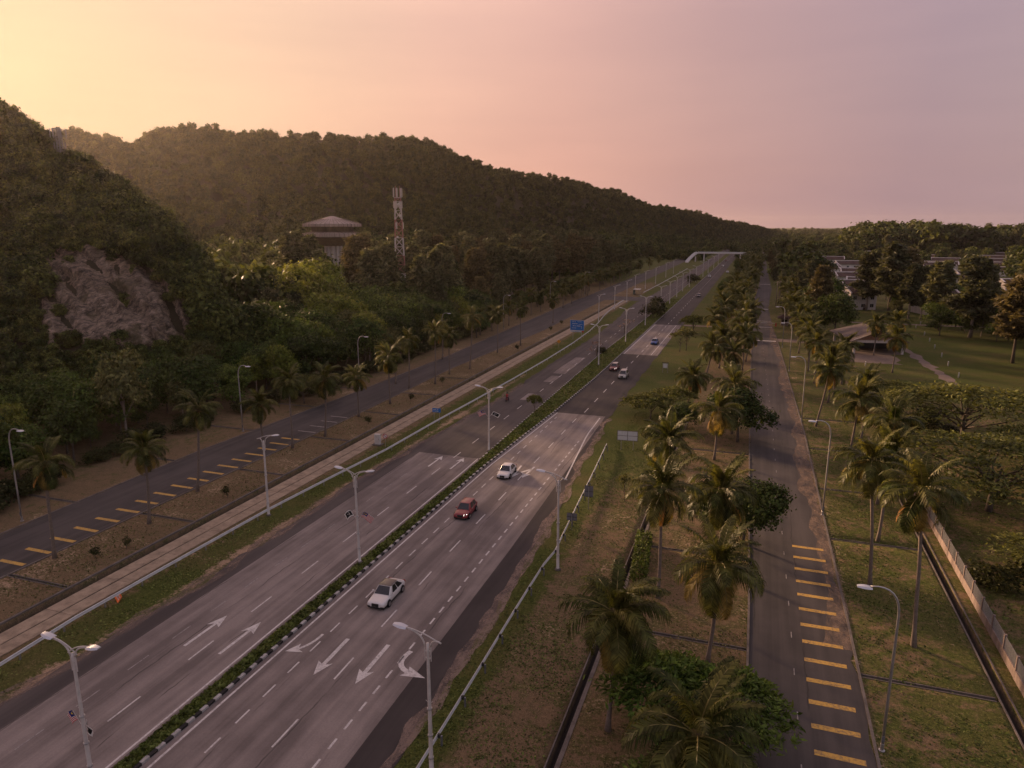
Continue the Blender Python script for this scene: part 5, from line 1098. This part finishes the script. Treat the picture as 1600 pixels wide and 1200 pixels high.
s = empty('bus_shelter', (-54.5, 345, 0), R(0), 'small pale green bus shelter by the far left carriageway', 'bus shelter')
MB().box(-1.6,1.6,-2.6,2.6,2.6,2.75).build('roof', M_LAMP, s); MB().box(-1.5,-1.4,-2.5,2.5,.2,2.6).build('wall', plain('green_panel', (.10,.16,.14), .6), s); MB().box(-1.2,-.7,-2.0,2.0,.42,.5).build('bench', M_KERBC, s)
for a in (-2.4, 2.4): MB().tube([(1.4,a,0),(1.4,a,2.6)], .05, 6).build('post', M_GALV, s)
for k, (x, y) in enumerate(sorted(BOLL, key=lambda p: p[1])):
    o = empty('bollard', (x, y, 0), 0, f'short white bollard on the right lawn, {ordinal(k)} from the camera', 'bollard', 'white bollards on the lawn'); MB().lathe([(.13,-.1),(.13,1.0),(.10,1.12),(.03,1.15)], 10).build('body', M_SIGNW, o, True); MB().lathe([(.134,.78),(.134,.92)], 10).build('band', M_KERBC, o)
# fence of concrete plinth panels, posts and wire mesh
fn = empty('wire_fence', (0,0,0), 0, 'low pinkish concrete fence topped with wire mesh right of the grass', 'fence')
pl_ = MB().box(-.06,.06,.1,2.9,0,.75).mesh('panel'); pl_.materials.append(M_PINKC); ps_ = MB().box(-.09,.09,-.09,.09,-.1,1.9).mesh('post'); ps_.materials.append(M_PINKC)
wm = MB(); y = 0.1
while y < 2.9:
    wm.box(-.006,.006,y,y+.012,.75,1.8); y += .075
for z in (.9,1.0,1.1,1.2,1.3,1.4,1.5,1.6,1.7,1.8): wm.box(-.006,.006,.1,2.9,z,z+.014)
wm_ = wm.mesh('wire_mesh'); wm_.materials.append(M_GALV)
for i in range(20):
    y = 41+3*i; x = 20.0+.006*(y-50); obj('post', ps_, parent=fn, loc=(x,y,0)); obj('panel', pl_, parent=fn, loc=(x,y,rnd.uniform(-.03,.02))); tag(obj('wire_mesh', wm_, parent=fn, loc=(x,y,0)), kind='stuff')
# ------------------------------------------------------------------ vehicles
M_TYRE = plain('tyre', (.012,.012,.013), .85, 0, .2, 8); M_RIM = plain('alloy_rim', (.32,.32,.33), .35, .8, .1, 8); M_CGLASS = plain('car_glass', (.012,.014,.017), .08, 0, .1, 1, spec=.7)
M_HL = plain('headlamp', (.30,.30,.32), .15, .3, .1, 6, spec=.8); M_TL = plain('tail_lamp', (.25,.012,.012), .2, 0, .1, 6); M_TRIM = plain('black_trim', (.018,.018,.019), .45, 0, .1, 6); M_PLATE = plain('number_plate', (.02,.02,.02), .5)
M_HLON = NT('headlamp_on'); M_HLON.bsdf((.8,.8,.75), .2, emit=(1,.93,.8), es=3.0); M_HLON = M_HLON.m
def carpaint(name, c, metal=0.): return plain(name, c, .28, metal, .03, 2, spec=.5, coat=.6)
def car(x, y, rz, paint, label, L=4.4, Wd=1.8, Hh=1.45, kind='sedan', roof=None, lights=False, group='cars on the right carriageway'):
    """front faces -Y before rotation"""
    root = empty('car', (x, y, .036), rz, label, 'car', group); h2 = L/2; w = Wd/2; belt = Hh*.60
    hood = belt*.93; st = []
    if kind == 'sedan': prof = [(-1,.30,.78,.50),(-.975,.22,.88,hood*.84),(-.88,.20,.97,hood*.93),(-.62,.20,1,hood*.99),(-.36,.20,1,belt),(0,.19,1,belt+.01),(.42,.20,1,belt+.02),(.70,.21,.99,belt+.05),(.93,.26,.94,belt+.03),(1,.36,.84,belt*.86)]; cab = (-.44,-.14,.44,.86)
    elif kind == 'hatch': prof = [(-1,.30,.80,.36),(-.97,.22,.90,hood*.82),(-.87,.20,.97,hood*.92),(-.62,.20,1,hood*1.0),(-.42,.20,1,belt),(0,.19,1,belt+.01),(.5,.20,1,belt+.03),(.82,.22,.98,belt+.05),(.96,.27,.94,belt+.03),(1,.36,.86,belt*.85)]; cab = (-.46,-.14,.72,.95)
    else: prof = [(-1,.30,.82,.38),(-.97,.22,.92,hood*.84),(-.90,.20,.97,hood*.95),(-.72,.20,1,hood*1.02),(-.5,.20,1,belt),(0,.19,1,belt+.01),(.5,.20,1,belt+.03),(.85,.22,.99,belt+.04),(.97,.27,.96,belt+.03),(1,.36,.88,belt*.85)]; cab = (-.58,-.22,.84,.97)
    V = []; n = len(prof); ringn = 12
    for (t, zb, wf, zt) in prof:
        yy = t*h2; ww = w*wf
        half = [(ww*.55,zb-.02),(ww*.93,zb),(ww*1.0,zb+.18),(ww*1.0,zb+(zt-zb)*.62),(ww*.93,zb+(zt-zb)*.90),(ww*.66,zt)]
        V += [(a,yy,b) for a,b in half] + [(-a,yy,b) for a,b in reversed(half)]
    F = [(i*ringn+j, i*ringn+(j+1)%ringn, (i+1)*ringn+(j+1)%ringn, (i+1)*ringn+j) for i in range(n-1) for j in range(ringn)] + [tuple(range(ringn)), tuple(reversed(range((n-1)*ringn, n*ringn)))]
    me = MB().add(V, F).mesh('body', True); bmx = bmesh.new(); bmx.from_mesh(me); bmesh.ops.recalc_face_normals(bmx, faces=bmx.faces); bmx.to_mesh(me); bmx.free()
    body = obj('body', me, paint, root); md = body.modifiers.new('round', 'SUBSURF'); md.levels = md.render_levels = 2
    # greenhouse
    y1, y2, y3, y4 = [c*h2 for c in cab]; zb = belt-.03; zt = Hh-.02; wb = w*.93; wr = w*.70
    def ring(yf, yr, ww, z, k): return [(-ww*.92,yf,z),(ww*.92,yf,z),(ww,yf+(yr-yf)*.12,z-k),(ww,yr-(yr-yf)*.10,z-k),(ww*.9,yr,z),(-ww*.9,yr,z),(-ww,yr-(yr-yf)*.10,z-k),(-ww,yf+(yr-yf)*.12,z-k)]
    r0 = ring(y1, y4, wb, zb, 0); r1 = ring(y2, y3, wr, zt-.04, .012)
    ctr = ring(y2+.18, y3-.15, wr*.8, zt, 0)
    V = r0+r1; F = [(j, (j+1)%8, 8+(j+1)%8, 8+j) for j in range(8)]; cb = MB().add(V, F); cbo = cb.build('cabin', paint, root); bv = cbo.modifiers.new('bevel', 'BEVEL'); bv.width = .05; bv.segments = 2; MB().box(-w*.86, w*.86, -h2*.93, h2*.93, .10, .26).build('underbody_shade_box', M_TRIM, root)
    rf = MB().add(r1+ctr, [(j,(j+1)%8,8+(j+1)%8,8+j) for j in range(8)]+[tuple(range(8,16))]).build('roof', roof or paint, root, True)
    def panel(name, q, inset, off):
        q = [Vector(p) for p in q]; c = sum(q, Vector())/len(q); nn = (q[1]-q[0]).cross(q[2]-q[0]).normalized()
        if nn.dot(c-Vector((0,(y2+y3)/2,zb))) < 0: nn = -nn
        q2 = [p+(c-p)*inset+nn*off for p in q]; return MB().add(q2, [tuple(range(len(q2)))]).build(name, M_CGLASS, root)
    panel('windscreen', [r0[0],r0[1],r1[1],r1[0]], .07, .012); panel('rear_window', [r0[5],r0[4],r1[4],r1[5]], .10, .012)
    for s in (0, 1):
        b0, b1, t1, t0 = (r0[2], r0[3], r1[3], r1[2]) if s == 0 else (r0[7], r0[6], r1[6], r1[7])
        b0, b1, t1, t0 = map(Vector, (b0,b1,t1,t0)); k = .52
        bm0, tm0 = b0+(b1-b0)*k, t0+(t1-t0)*k
        panel('side_window', [b0+(b1-b0)*.05, bm0-(b1-b0)*.015, tm0-(t1-t0)*.015, t0+(t1-t0)*.03], .05, .012); panel('side_window', [bm0+(b1-b0)*.015, b1-(b1-b0)*.05, t1-(t1-t0)*.05, tm0+(t1-t0)*.015], .05, .012)
        q = 1 if s == 0 else -1
        mr = MB().box(min(q*w*.98,q*(w+.16)), max(q*w*.98,q*(w+.16)), y1+.30, y1+.42, belt-.02, belt+.10).build('mirror', paint, root)
        MB().box(q*(w-.015) if q > 0 else q*(w+.006), q*(w+.006) if q > 0 else q*(w-.015), -h2*.62, h2*.62, .20, .27).build('sill', M_TRIM, root)
    for yy in (-h2*.60, h2*.60):
        for q in (-1, 1):
            wl = empty('wheel'); wl.parent = root; wl.location = (q*(w-.13), yy, .315)
            MB().lathe([(.26,-.11),(.315,-.10),(.325,0),(.315,.10),(.26,.11)], 20, (0,0,0), 'X').build('tyre', M_TYRE, wl, True); rm = MB().lathe([(.05,.125),(.20,.115),(.24,.10)] if q > 0 else [(.24,-.10),(.20,-.115),(.05,-.125)], 14, (0,0,0), 'X').build('rim', M_RIM, wl)
            MB().lathe([(.36,-.006),(.36,.006)], 22, (q*(w+.002), yy, .335), 'X').build('wheel_arch', M_TRIM, root)
            for c in wl.children: c.location = (q*.10*1.1, 0, 0)
    for q in (-1, 1):
        MB().add([(q*w*.50,-h2*.985,hood*.66),(q*w*.90,-h2*.90,hood*.70),(q*w*.88,-h2*.86,hood*.86),(q*w*.52,-h2*.945,hood*.82)], [(0,1,2,3)]).build('headlight', M_HLON if lights and q > 0 else M_HL, root)
        MB().box(min(q*w*.55,q*w*.9), max(q*w*.55,q*w*.9), h2*.965, h2*.99, belt*.70, belt*.92).build('tail_light', M_TL, root)
        MB().box(min(q*w*.55,q*w*.85), max(q*w*.55,q*w*.85), -h2*1.0, -h2*.97, .27, .36).build('fog_lamp', M_TRIM, root)
    MB().box(-w*.36, w*.36, -h2*1.012, -h2*.97, hood*.42, hood*.76).build('grille', M_TRIM, root); MB().box(-.26,.26,-h2*1.02,-h2*1.013,hood*.44,hood*.56).build('number_plate', M_PLATE, root); MB().box(-w*.62,w*.62,-h2*1.0,-h2*.96,.20,.30).build('bumper_intake', M_TRIM, root)
    return root
P_WHITE = carpaint('white_paint', (.60,.575,.57)); P_RED = carpaint('red_paint', (.21,.010,.018)); P_SILVER = carpaint('silver_paint', (.36,.345,.33), .3); P_BLUE = carpaint('blue_paint', (.015,.075,.30)); P_MAROON = carpaint('maroon_paint', (.20,.055,.05)); P_GREY = carpaint('grey_paint', (.07,.065,.07), .2); P_BLK = carpaint('black_roof', (.02,.019,.02))
ft = 0
car(-29.5, 51.4, R(2), P_WHITE, 'white sedan with a black roof, nearest car on the highway', 4.45, 1.8, 1.42, 'sedan', P_BLK)
car(-30.1, 71.3, R(3), P_RED, 'red hatchback between the two white sedans', 3.95, 1.72, 1.52, 'hatch', None, True)
car(-30.0, 85.4, R(3), P_WHITE, 'all-white sedan beside the far turn arrow', 4.4, 1.72, 1.44, 'sedan')
car(-29.9, 160.5, R(0), P_MAROON, 'dull red car by the median on dark asphalt', 4.2, 1.75, 1.62, 'hatch', P_SILVER, True)
car(-26.4, 152.6, R(1), P_SILVER, 'silver van-like car on the dark asphalt', 4.3, 1.75, 1.72, 'mpv', None, True)
car(-26.2, 200.5, R(0), P_BLUE, 'bright blue car with a pale roof on the pale concrete', 4.1, 1.75, 1.6, 'hatch', P_SILVER)
car(-25.4, 343.5, R(0), P_GREY, 'dark grey car far up the right carriageway', 4.4, 1.8, 1.55, 'hatch')
car(-29.6, 480, R(0), P_WHITE, 'white car with lights far up by the median', 4.3, 1.75, 1.6, 'sedan', None, True)
car(-20.5, 528, R(0), P_WHITE, 'white car on the far right shoulder', 4.3, 1.75, 1.6, 'hatch')
car(-27.5, 610, R(0), P_SILVER, 'tiny silver car near the footbridge', 4.3, 1.75, 1.6, 'hatch', None, True); car(-29, 700, R(0), P_MAROON, 'tiny reddish car under the footbridge', 4.3, 1.75, 1.6, 'hatch')
# motorcycle and rider on the left carriageway
mc = empty('motorcycle', (-43.4, 123.9, .03), 0, 'small motorcycle ridden away along the left carriageway', 'motorcycle')
for yy in (-.62, .62):
    wl = empty('wheel'); wl.parent = mc; wl.location = (0, yy, .3); MB().lathe([(.22,-.05),(.3,-.03),(.3,.03),(.22,.05)], 16, (0,0,0), 'X').build('tyre', M_TYRE, wl); MB().lathe([(.2,-.02),(.2,.02)], 14, (0,0,0), 'X').build('rim', M_RIM, wl)
b = MB(); b.tube([(0,-.75,.62),(0,-.3,.66),(0,.1,.52),(0,.4,.78)], [.09,.14,.12,.1], 8); b.box(-.12,.12,-.15,.2,.25,.5); b.build('body', P_RED, mc, True); MB().tube([(0,-.7,.76),(0,-.1,.74)], [.11,.12], 8).build('seat', M_TRIM, mc); MB().tube([(-.34,.38,1.0),(0,.46,.98),(.34,.38,1.0)], .018, 6).build('handlebar', M_TRIM, mc)
MB().tube([(0,.45,.95),(0,.62,.3)], .03, 6).build('fork', M_RIM, mc); MB().box(-.06,.06,-.84,-.80,.55,.66).build('tail_light', M_TL, mc)
def skin_person(name, verts, edges, rad, parent, mat):
    me = bpy.data.meshes.new(name); me.from_pydata(verts, edges, []); o = obj(name, me, mat, parent); o.modifiers.new('skin', 'SKIN')
    for i, r in enumerate(rad): me.skin_vertices[0].data[i].radius = r if isinstance(r, tuple) else (r, r)
    me.skin_vertices[0].data[0].use_root = True; s = o.modifiers.new('sub', 'SUBSURF'); s.levels = s.render_levels = 1; return o
pr = empty('person', (-43.4, 123.9, .03), 0, 'rider in a red top and dark helmet on the motorcycle', 'person')
def seg_mat():
    t = NT('rider_clothes'); oc = t.n('ShaderNodeTexCoord').outputs['Object']; s = t.n('ShaderNodeSeparateXYZ'); t.l(oc, s.inputs[0]); t.bsdf(t.mix(t.math('GREATER_THAN', s.outputs[2], .86), (.02,.022,.03), (.36,.035,.04)), .85); return t.m
pv = [(0,-.25,.86),(0,-.22,1.08),(0,-.14,1.30),(0,-.10,1.43),(0,-.07,1.53), (-.2,-.13,1.34),(-.29,.06,1.14),(-.28,.32,1.03), (.2,-.13,1.34),(.29,.06,1.14),(.28,.32,1.03), (-.13,-.2,.82),(-.2,.15,.72),(-.18,-.02,.36),(-.18,.10,.30), (.13,-.2,.82),(.2,.15,.72),(.18,-.02,.36),(.18,.10,.30)]
skin_person('body', pv, [(0,1),(1,2),(2,3),(3,4),(2,5),(5,6),(6,7),(2,8),(8,9),(9,10),(0,11),(11,12),(12,13),(13,14),(0,15),(15,16),(16,17),(17,18)], [(.15,.12),(.14,.11),(.16,.11),.055,.05,.065,.05,.04,.065,.05,.04,.09,.075,.05,.04,.09,.075,.05,.04], pr, seg_mat())
MB().lathe([(.03,-.15),(.11,-.11),(.14,0),(.12,.10),(.04,.16)], 14, (0,-.05,1.66)).build('helmet', M_TRIM, pr, True)
# ------------------------------------------------------------------ water tower, masts, footbridge
wt = empty('water_tower', (-186, 289, Zg(-186,289)), 0, 'grey mushroom water tower with two stacked ribbed conical roofs', 'water tower'); z0 = 31-Zg(-186,289)
sh = MB()
for k in range(12):
    a = 2*math.pi*k/12; sh.box(-.55,.55,3.0,4.1,-1,z0-7,0,Matrix.Rotation(a,4,'Z'))
sh.lathe([(3.1,-1),(3.1,z0-7)], 24); sh.build('shaft', M_WALLW, wt); MB().lathe([(4.0,z0-7.6),(7.5,z0-6),(12.8,z0-3.9),(13.2,z0-3.4),(13.2,z0-3.3)], 40).build('bowl', conc('tower_bowl', (.24,.19,.175), (.17,.135,.125), .3, .4), wt)
def cone_roof(name, zb, r, rise, rim):
    m = MB(); m.lathe([(r,zb-rim),(r,zb),(r*.72,zb+rise*.28),(r*.4,zb+rise*.62),(.8,zb+rise)], 40); o = m.build(name, conc(name+'_sheet', (.46,.36,.33), (.34,.265,.245), .3, .3), wt); rb = MB()
    for k in range(40):
        M = Matrix.Rotation(2*math.pi*k/40,4,'Z'); rb.box(-.10,.10,r+.02,r+.22,zb-rim,zb+.1,0,M)
        pts = [(r,zb),(r*.72,zb+rise*.28),(r*.4,zb+rise*.62)]
        for (ra,za),(rb_,zz) in zip(pts,pts[1:]): rb.add([M @ Vector(q) for q in ((-.09,ra,za+.16),(.09,ra,za+.16),(.07,rb_,zz+.16),(-.07,rb_,zz+.16),(-.09,ra,za),(.09,ra,za),(.07,rb_,zz),(-.07,rb_,zz))], [(0,1,2,3),(0,3,7,4),(1,5,6,2)])
    tag(rb.build('rib', M_PINKC, o), kind='stuff')
cone_roof('lower_roof', z0-2.0, 13.6, 2.4, 1.3); cone_roof('upper_roof', z0+2.3, 13.0, 3.5, 1.2); MB().lathe([(9.5,z0-1.2),(9.5,z0+1.2)], 30).build('neck', conc('tower_neck', (.13,.10,.09), (.09,.07,.06)), wt)
def lattice(root, z0, z1, w0, w1, step, mats, r=.055):
    """four-legged lattice mast; each bay a part, bays alternate red and white"""
    z = z0; i = 0
    while z < z1-.01:
        zt = min(z+step, z1); f = lambda q: (w0+(w1-w0)*(q-z0)/(z1-z0))/2; a, b = f(z), f(zt); m = MB(); c = [(-1,-1),(1,-1),(1,1),(-1,1)]
        for k in range(4):
            (x0,y0),(x1,y1) = c[k], c[(k+1)%4]; m.tube([(x0*a,y0*a,z),(x0*b,y0*b,zt)], r*1.5, 5); m.tube([(x0*a,y0*a,z),(x1*b,y1*b,zt)], r*.7, 4); m.tube([(x1*a,y1*a,z),(x0*b,y0*b,zt)], r*.7, 4); m.tube([(x0*b,y0*b,zt),(x1*b,y1*b,zt)], r*.7, 4)
        m.build('lattice_bay', mats[(i//2) % len(mats)], root); z = zt; i += 1
tw = empty('telecom_mast', (-124.2, 236, Zg(-124.2,236)), .4, 'tall red and white lattice telecom mast rising from the casuarinas', 'telecom mast'); zb = Zg(-124.2,236); HT = 46.5-zb
lattice(tw, 0, HT-4, 4.2, 2.0, 3.2, [M_REDP, M_LAMP], .10)
MB().box(-1.3,1.3,-1.3,1.3,HT-4.2,HT-4.05).build('platform', M_GALV, tw)
def antennas(root, z, rr, n, hgt=2.2, am=None, k_=1.):
    for k in range(n):
        a = 2*math.pi*k/n+.2; M = Matrix.Translation((rr*math.cos(a), rr*math.sin(a), z)) @ Matrix.Rotation(a,4,'Z'); m = MB(); m.box(-.10,.10,-.2*k_,.2*k_,0,hgt,0,M); m.build('panel_antenna', am or M_LAMP, root); MB().tube([M @ Vector((-.16,0,-.3)), M @ Vector((-.16,0,hgt+.4))], .04*k_, 5).build('antenna_pole', am or M_GALV, root)
antennas(tw, HT-3.9, 1.6, 7, 3.0); antennas(tw, HT-7.8, 1.5, 6, 2.4); antennas(tw, HT-15, 1.7, 3, 2.2)
fr_t = MB()
for k in range(4):
    a = math.pi/2*k+math.pi/4; fr_t.tube([(1.0*math.cos(a),1.0*math.sin(a),HT-4),(1.0*math.cos(a),1.0*math.sin(a),HT)], .06, 5)
fr_t.build('top_frame', M_REDP, tw)
for (a, z, r_) in ((-1.2,HT-6.4,.55),(2.6,HT-9.0,.45),(-.8,HT-10.4,.5),(-2.0,HT-18,.4)):
    MB().lathe([(r_*.3,-.25),(r_*.9,-.1),(r_,0),(r_,.15)], 14, (0,0,0), 'X').build('dish', M_SIGNW, tw, True, loc=(1.0*math.cos(a),1.0*math.sin(a),z), rot=(0,0,a))
hm = empty('hilltop_mast', (-176.6, 147.5, 48.), .2, 'dark antenna mast showing above the shoulder of the near hill', 'telecom mast'); lattice(hm, -6, 9.6, 1.4, .9, 2.2, [M_SIGNB], .06); antennas(hm, 7.2, 1.9, 7, 2.2, M_SIGNB, .6); antennas(hm, 4.4, 1.4, 4, 1.6, M_SIGNB, .6)
rg_b = MB()
for k in range(12):
    a, b = 2*math.pi*k/12, 2*math.pi*(k+1)/12
    for z in (7.6, 9.2): rg_b.tube([(1.5*math.cos(a),1.5*math.sin(a),z),(1.5*math.cos(b),1.5*math.sin(b),z)], .05, 4)
rg_b.build('ring_frame', M_SIGNB, hm)
fb = empty('footbridge', (0, 690, 0), 0, 'white pedestrian footbridge spanning the highway in the distance', 'footbridge'); m = MB(); path = [(-61,-30,.5),(-59.5,-20,3.0),(-57.5,-9,5.6),(-55.5,-2,7.4),(-54,0,7.6),(-13,0,7.6),(-10,-1,7.2),(-7.5,-6,5.0),(-6,-14,2.2)]
def sweep(m, path, w, z0, z1, off=0):
    for p, q in zip(path, path[1:]):
        p, q = Vector(p), Vector(q); d = (q-p); nn = Vector((-d.y, d.x, 0)).normalized(); vs = []
        for c in (p, q): vs += [c+nn*(off-w/2)+Vector((0,0,z0)), c+nn*(off+w/2)+Vector((0,0,z0)), c+nn*(off+w/2)+Vector((0,0,z1)), c+nn*(off-w/2)+Vector((0,0,z1))]
        m.add(vs, [(0,1,2,3),(7,6,5,4),(0,4,5,1),(1,5,6,2),(2,6,7,3),(3,7,4,0)])
sweep(m, path, 2.6, -.5, 0); m.build('deck', M_WALLW, fb)
for q in (-1.3, 1.3):
    m = MB(); sweep(m, path, .12, 0, 1.15, q); m.build('parapet', M_SIGNW, fb)
for x in (-48.4, -16.3): MB().box(x-.5,x+.5,-.6,.6,-.2,7.1).build('pier', M_WALLW, fb)
MB().box(-56,-55,-7,-6,-.2,4.6).build('pier', M_WALLW, fb)

# ------------------------------------------------------------------ houses
def gable_house(x0, y0, x1, y1, label, hw=3.2, dep=9., rise=2.6, wins=4, white_cap=True, two=False):
    a = Vector((x0,y0,0)); b = Vector((x1,y1,0)); L = (b-a).length; root = empty('house', ((a+b)/2), math.atan2(y1-y0, x1-x0), label, 'house', 'white houses right of the service road'); w = L/2; H_ = hw*(1.75 if two else 1)
    MB().box(-w, w, 0, dep, -.2, H_).build('wall', M_WALLW, root)
    ov = .5; rf = MB(); rf.add([(-w-ov,-ov-.3,H_-.1),(w+ov,-ov-.3,H_-.1),(w+ov,dep/2,H_+rise),(-w-ov,dep/2,H_+rise),(-w-ov,dep+ov,H_-.1),(w+ov,dep+ov,H_-.1),(-w-ov,-ov-.3,H_+.06),(w+ov,-ov-.3,H_+.06),(w+ov,dep/2,H_+rise+.16),(-w-ov,dep/2,H_+rise+.16),(-w-ov,dep+ov,H_+.06),(w+ov,dep+ov,H_+.06)], [(6,7,8,9),(9,8,11,10),(0,3,2,1),(3,4,5,2),(0,1,7,6),(4,10,11,5)]); ro = rf.build('roof', M_ROOF, root)
    for q in (-1, 1): MB().add([(q*w,.0,H_),(q*w,dep,H_),(q*w,dep/2,H_+rise-.05),(q*(w-.2),.0,H_),(q*(w-.2),dep,H_),(q*(w-.2),dep/2,H_+rise-.05)], [(0,1,2),(3,5,4),(0,2,5,3),(1,4,5,2)]).build('gable', M_WALLW, root)
    if white_cap:
        MB().box(-w-.6, w+.6, dep/2-.55, dep/2+.55, H_+rise+.0, H_+rise+.45).build('ridge_cap', M_WALLW, ro)
        for q in (-w-.55, w-.1): MB().add([(q,-.9,H_+.05),(q+.65,-.9,H_+.05),(q+.65,dep/2,H_+rise+.2),(q,dep/2,H_+rise+.2),(q,-.9,H_+.5),(q+.65,-.9,H_+.5),(q+.65,dep/2,H_+rise+.6),(q,dep/2,H_+rise+.6)], [(4,5,6,7),(0,4,7,3),(1,2,6,5),(0,1,5,4)]).build('parapet', M_WALLW, ro)
    for f in range(2 if two else 1):
        for i in range(wins):
            cx = -w+(i+.5)*L/wins; zz = 1.0+f*hw*.85
            wi = MB().box(cx-.7,cx+.7,-.03,.02,zz,zz+1.3).build('window', M_GLASSW, root); fr = MB()
            for q in (-.75, -.02, .71): fr.box(cx+q,cx+q+.05,-.06,-.031,zz-.05,zz+1.35)
            fr.box(cx-.75,cx+.76,-.065,-.061,zz+1.3,zz+1.36); fr.box(cx-.8,cx+.8,-.12,-.066,zz-.1,zz-.04); fr.build('frame', M_SIGNW, wi)
    MB().box(w*.1-.5,w*.1+.5,-.035,.02,0,2.1).build('door', M_ROOF, root)
    return root
wh = ['nearest the far service road','second row from the road','long row behind the conifers','pale long house in the back row','with a white framed roof behind the dark trees','two-storey with dark windows behind the pavilion','small, half hidden by casuarinas','large with brown roof and many windows beyond the lawn','long white-edged, above the large house','low white, near the right edge','far small, centre of the neighbourhood','far tiny white, beyond the big casuarinas','far tiny white, second from the right edge','far tiny white, at the right edge','far pale, next to the service road trees','half hidden among the right-hand casuarinas']
wh += [f'in the farther estate rows, {ordinal(i)} counted outward from the pavilion' for i in range(len(HOUSES)-len(wh))]
for i, (a, h) in enumerate(zip(wh, HOUSES)):
    gable_house(*h, f'white house with brown roof, {a}', hw=3.6, dep=10 if i in (5,7) else 8.5, wins=5 if i in (0,1,2,7) else 3, rise=2.2, two=i in (5,7))
# open pavilion with a long hipped roof
pv_ = empty('pavilion', (31.0, 203, 0), R(10), 'open pavilion with a big grey-brown gabled roof beside the palms', 'pavilion'); w = 6.2; D = 19.
for x in (-w+.3, w-.3):
    for y in (.4, 6.5, 12.5, 18.5): MB().box(x-.25,x+.25,y-.25,y+.25,0,3.3).build('column', M_WALLW, pv_)
MB().box(-w,w,0,D,-.1,.06).build('floor_slab', M_DRIVE, pv_); MB().box(-w,w,.15,.65,2.9,3.6).build('beam', M_WALLW, pv_); ro = MB(); ro.add([(-w-.9,-.8,3.3),(w+.9,-.8,3.3),(0,-.8,6.3),(-w-.9,D+.8,3.3),(w+.9,D+.8,3.3),(0,D-5,6.3)] + [(-w-.9,-.8,3.12),(w+.9,-.8,3.12),(0,-.8,6.1),(-w-.9,D+.8,3.12),(w+.9,D+.8,3.12),(0,D-5,6.1)], [(0,2,5,3),(1,4,5,2),(3,5,4),(6,9,11,8),(7,8,11,10),(9,10,11),(0,6,8,2),(1,2,8,7),(0,3,9,6),(1,7,10,4),(3,4,10,9)]); ro.build('roof', M_ROOFG, pv_)
MB().add([(-w+.2,.1,3.6),(w-.2,.1,3.6),(0,.1,6.0),(-w+.2,.35,3.6),(w-.2,.35,3.6),(0,.35,6.0)], [(0,1,2),(5,4,3),(0,2,5,3),(1,4,5,2),(0,3,4,1)]).build('gable', plain('gable_boards', (.30,.18,.13), .8), pv_)
tr = MB(); tr.tube([(w*.3,.02,3.6),(w*.58,.02,4.5)], .12, 4); tr.tube([(-w,0.02,3.62),(0,.02,6.05),(w,.02,3.62)], .14, 4); tr.build('trim', M_SIGNW, pv_); MB().box(-w+.5,w-.5,9.,9.3,0,2.6).build('back_wall', M_DARKM, pv_)
gh = empty('guard_hut', (9.6, 254, 0), 0, 'small roofed guard hut at the service road barrier', 'guard hut'); MB().box(-1.2,1.2,-1.2,1.2,0,2.4).build('wall', M_PINKC, gh); MB().add([(-2.4,-2.4,2.6),(2.4,-2.4,2.6),(2.4,2.4,2.6),(-2.4,2.4,2.6),(0,0,4.0),(-2.4,-2.4,2.45),(2.4,-2.4,2.45),(2.4,2.4,2.45),(-2.4,2.4,2.45)], [(0,1,4),(1,2,4),(2,3,4),(3,0,4),(8,7,6,5),(0,5,6,1),(1,6,7,2),(2,7,8,3),(3,8,5,0)]).build('roof', M_ROOF, gh); MB().box(-.8,.8,-1.23,-1.2,1.0,2.0).build('window', M_GLASSW, gh)
gb = empty('barrier_gate', (6.8, 250, 0), 0, 'striped barrier arm across the right service road', 'barrier'); MB().box(-.2,.2,-.2,.2,0,1.1).build('housing', M_REDS, gb); MB().tube([(0,0,1.0),(-7,0,1.05)], .06, 6).build('arm', M_SIGNW, gb)
# ------------------------------------------------------------------ evening haze
hz = MB().box(-7100, 7100, -6100, 9100, -6, 130).build('haze', None or bpy.data.materials.new('haze'))
hm_ = hz.data.materials[0]; hm_.use_nodes = True; t = hm_.node_tree; t.nodes.clear(); o_ = t.nodes.new('ShaderNodeOutputMaterial'); v_ = t.nodes.new('ShaderNodeVolumePrincipled')
v_.inputs['Color'].default_value = (.96,.86,.82,1); v_.inputs['Density'].default_value = .000035; v_.inputs['Anisotropy'].default_value = .68; t.links.new(v_.outputs[0], o_.inputs['Volume']); tag(hz, 'thin evening haze in the air over the valley', 'haze', kind='stuff')
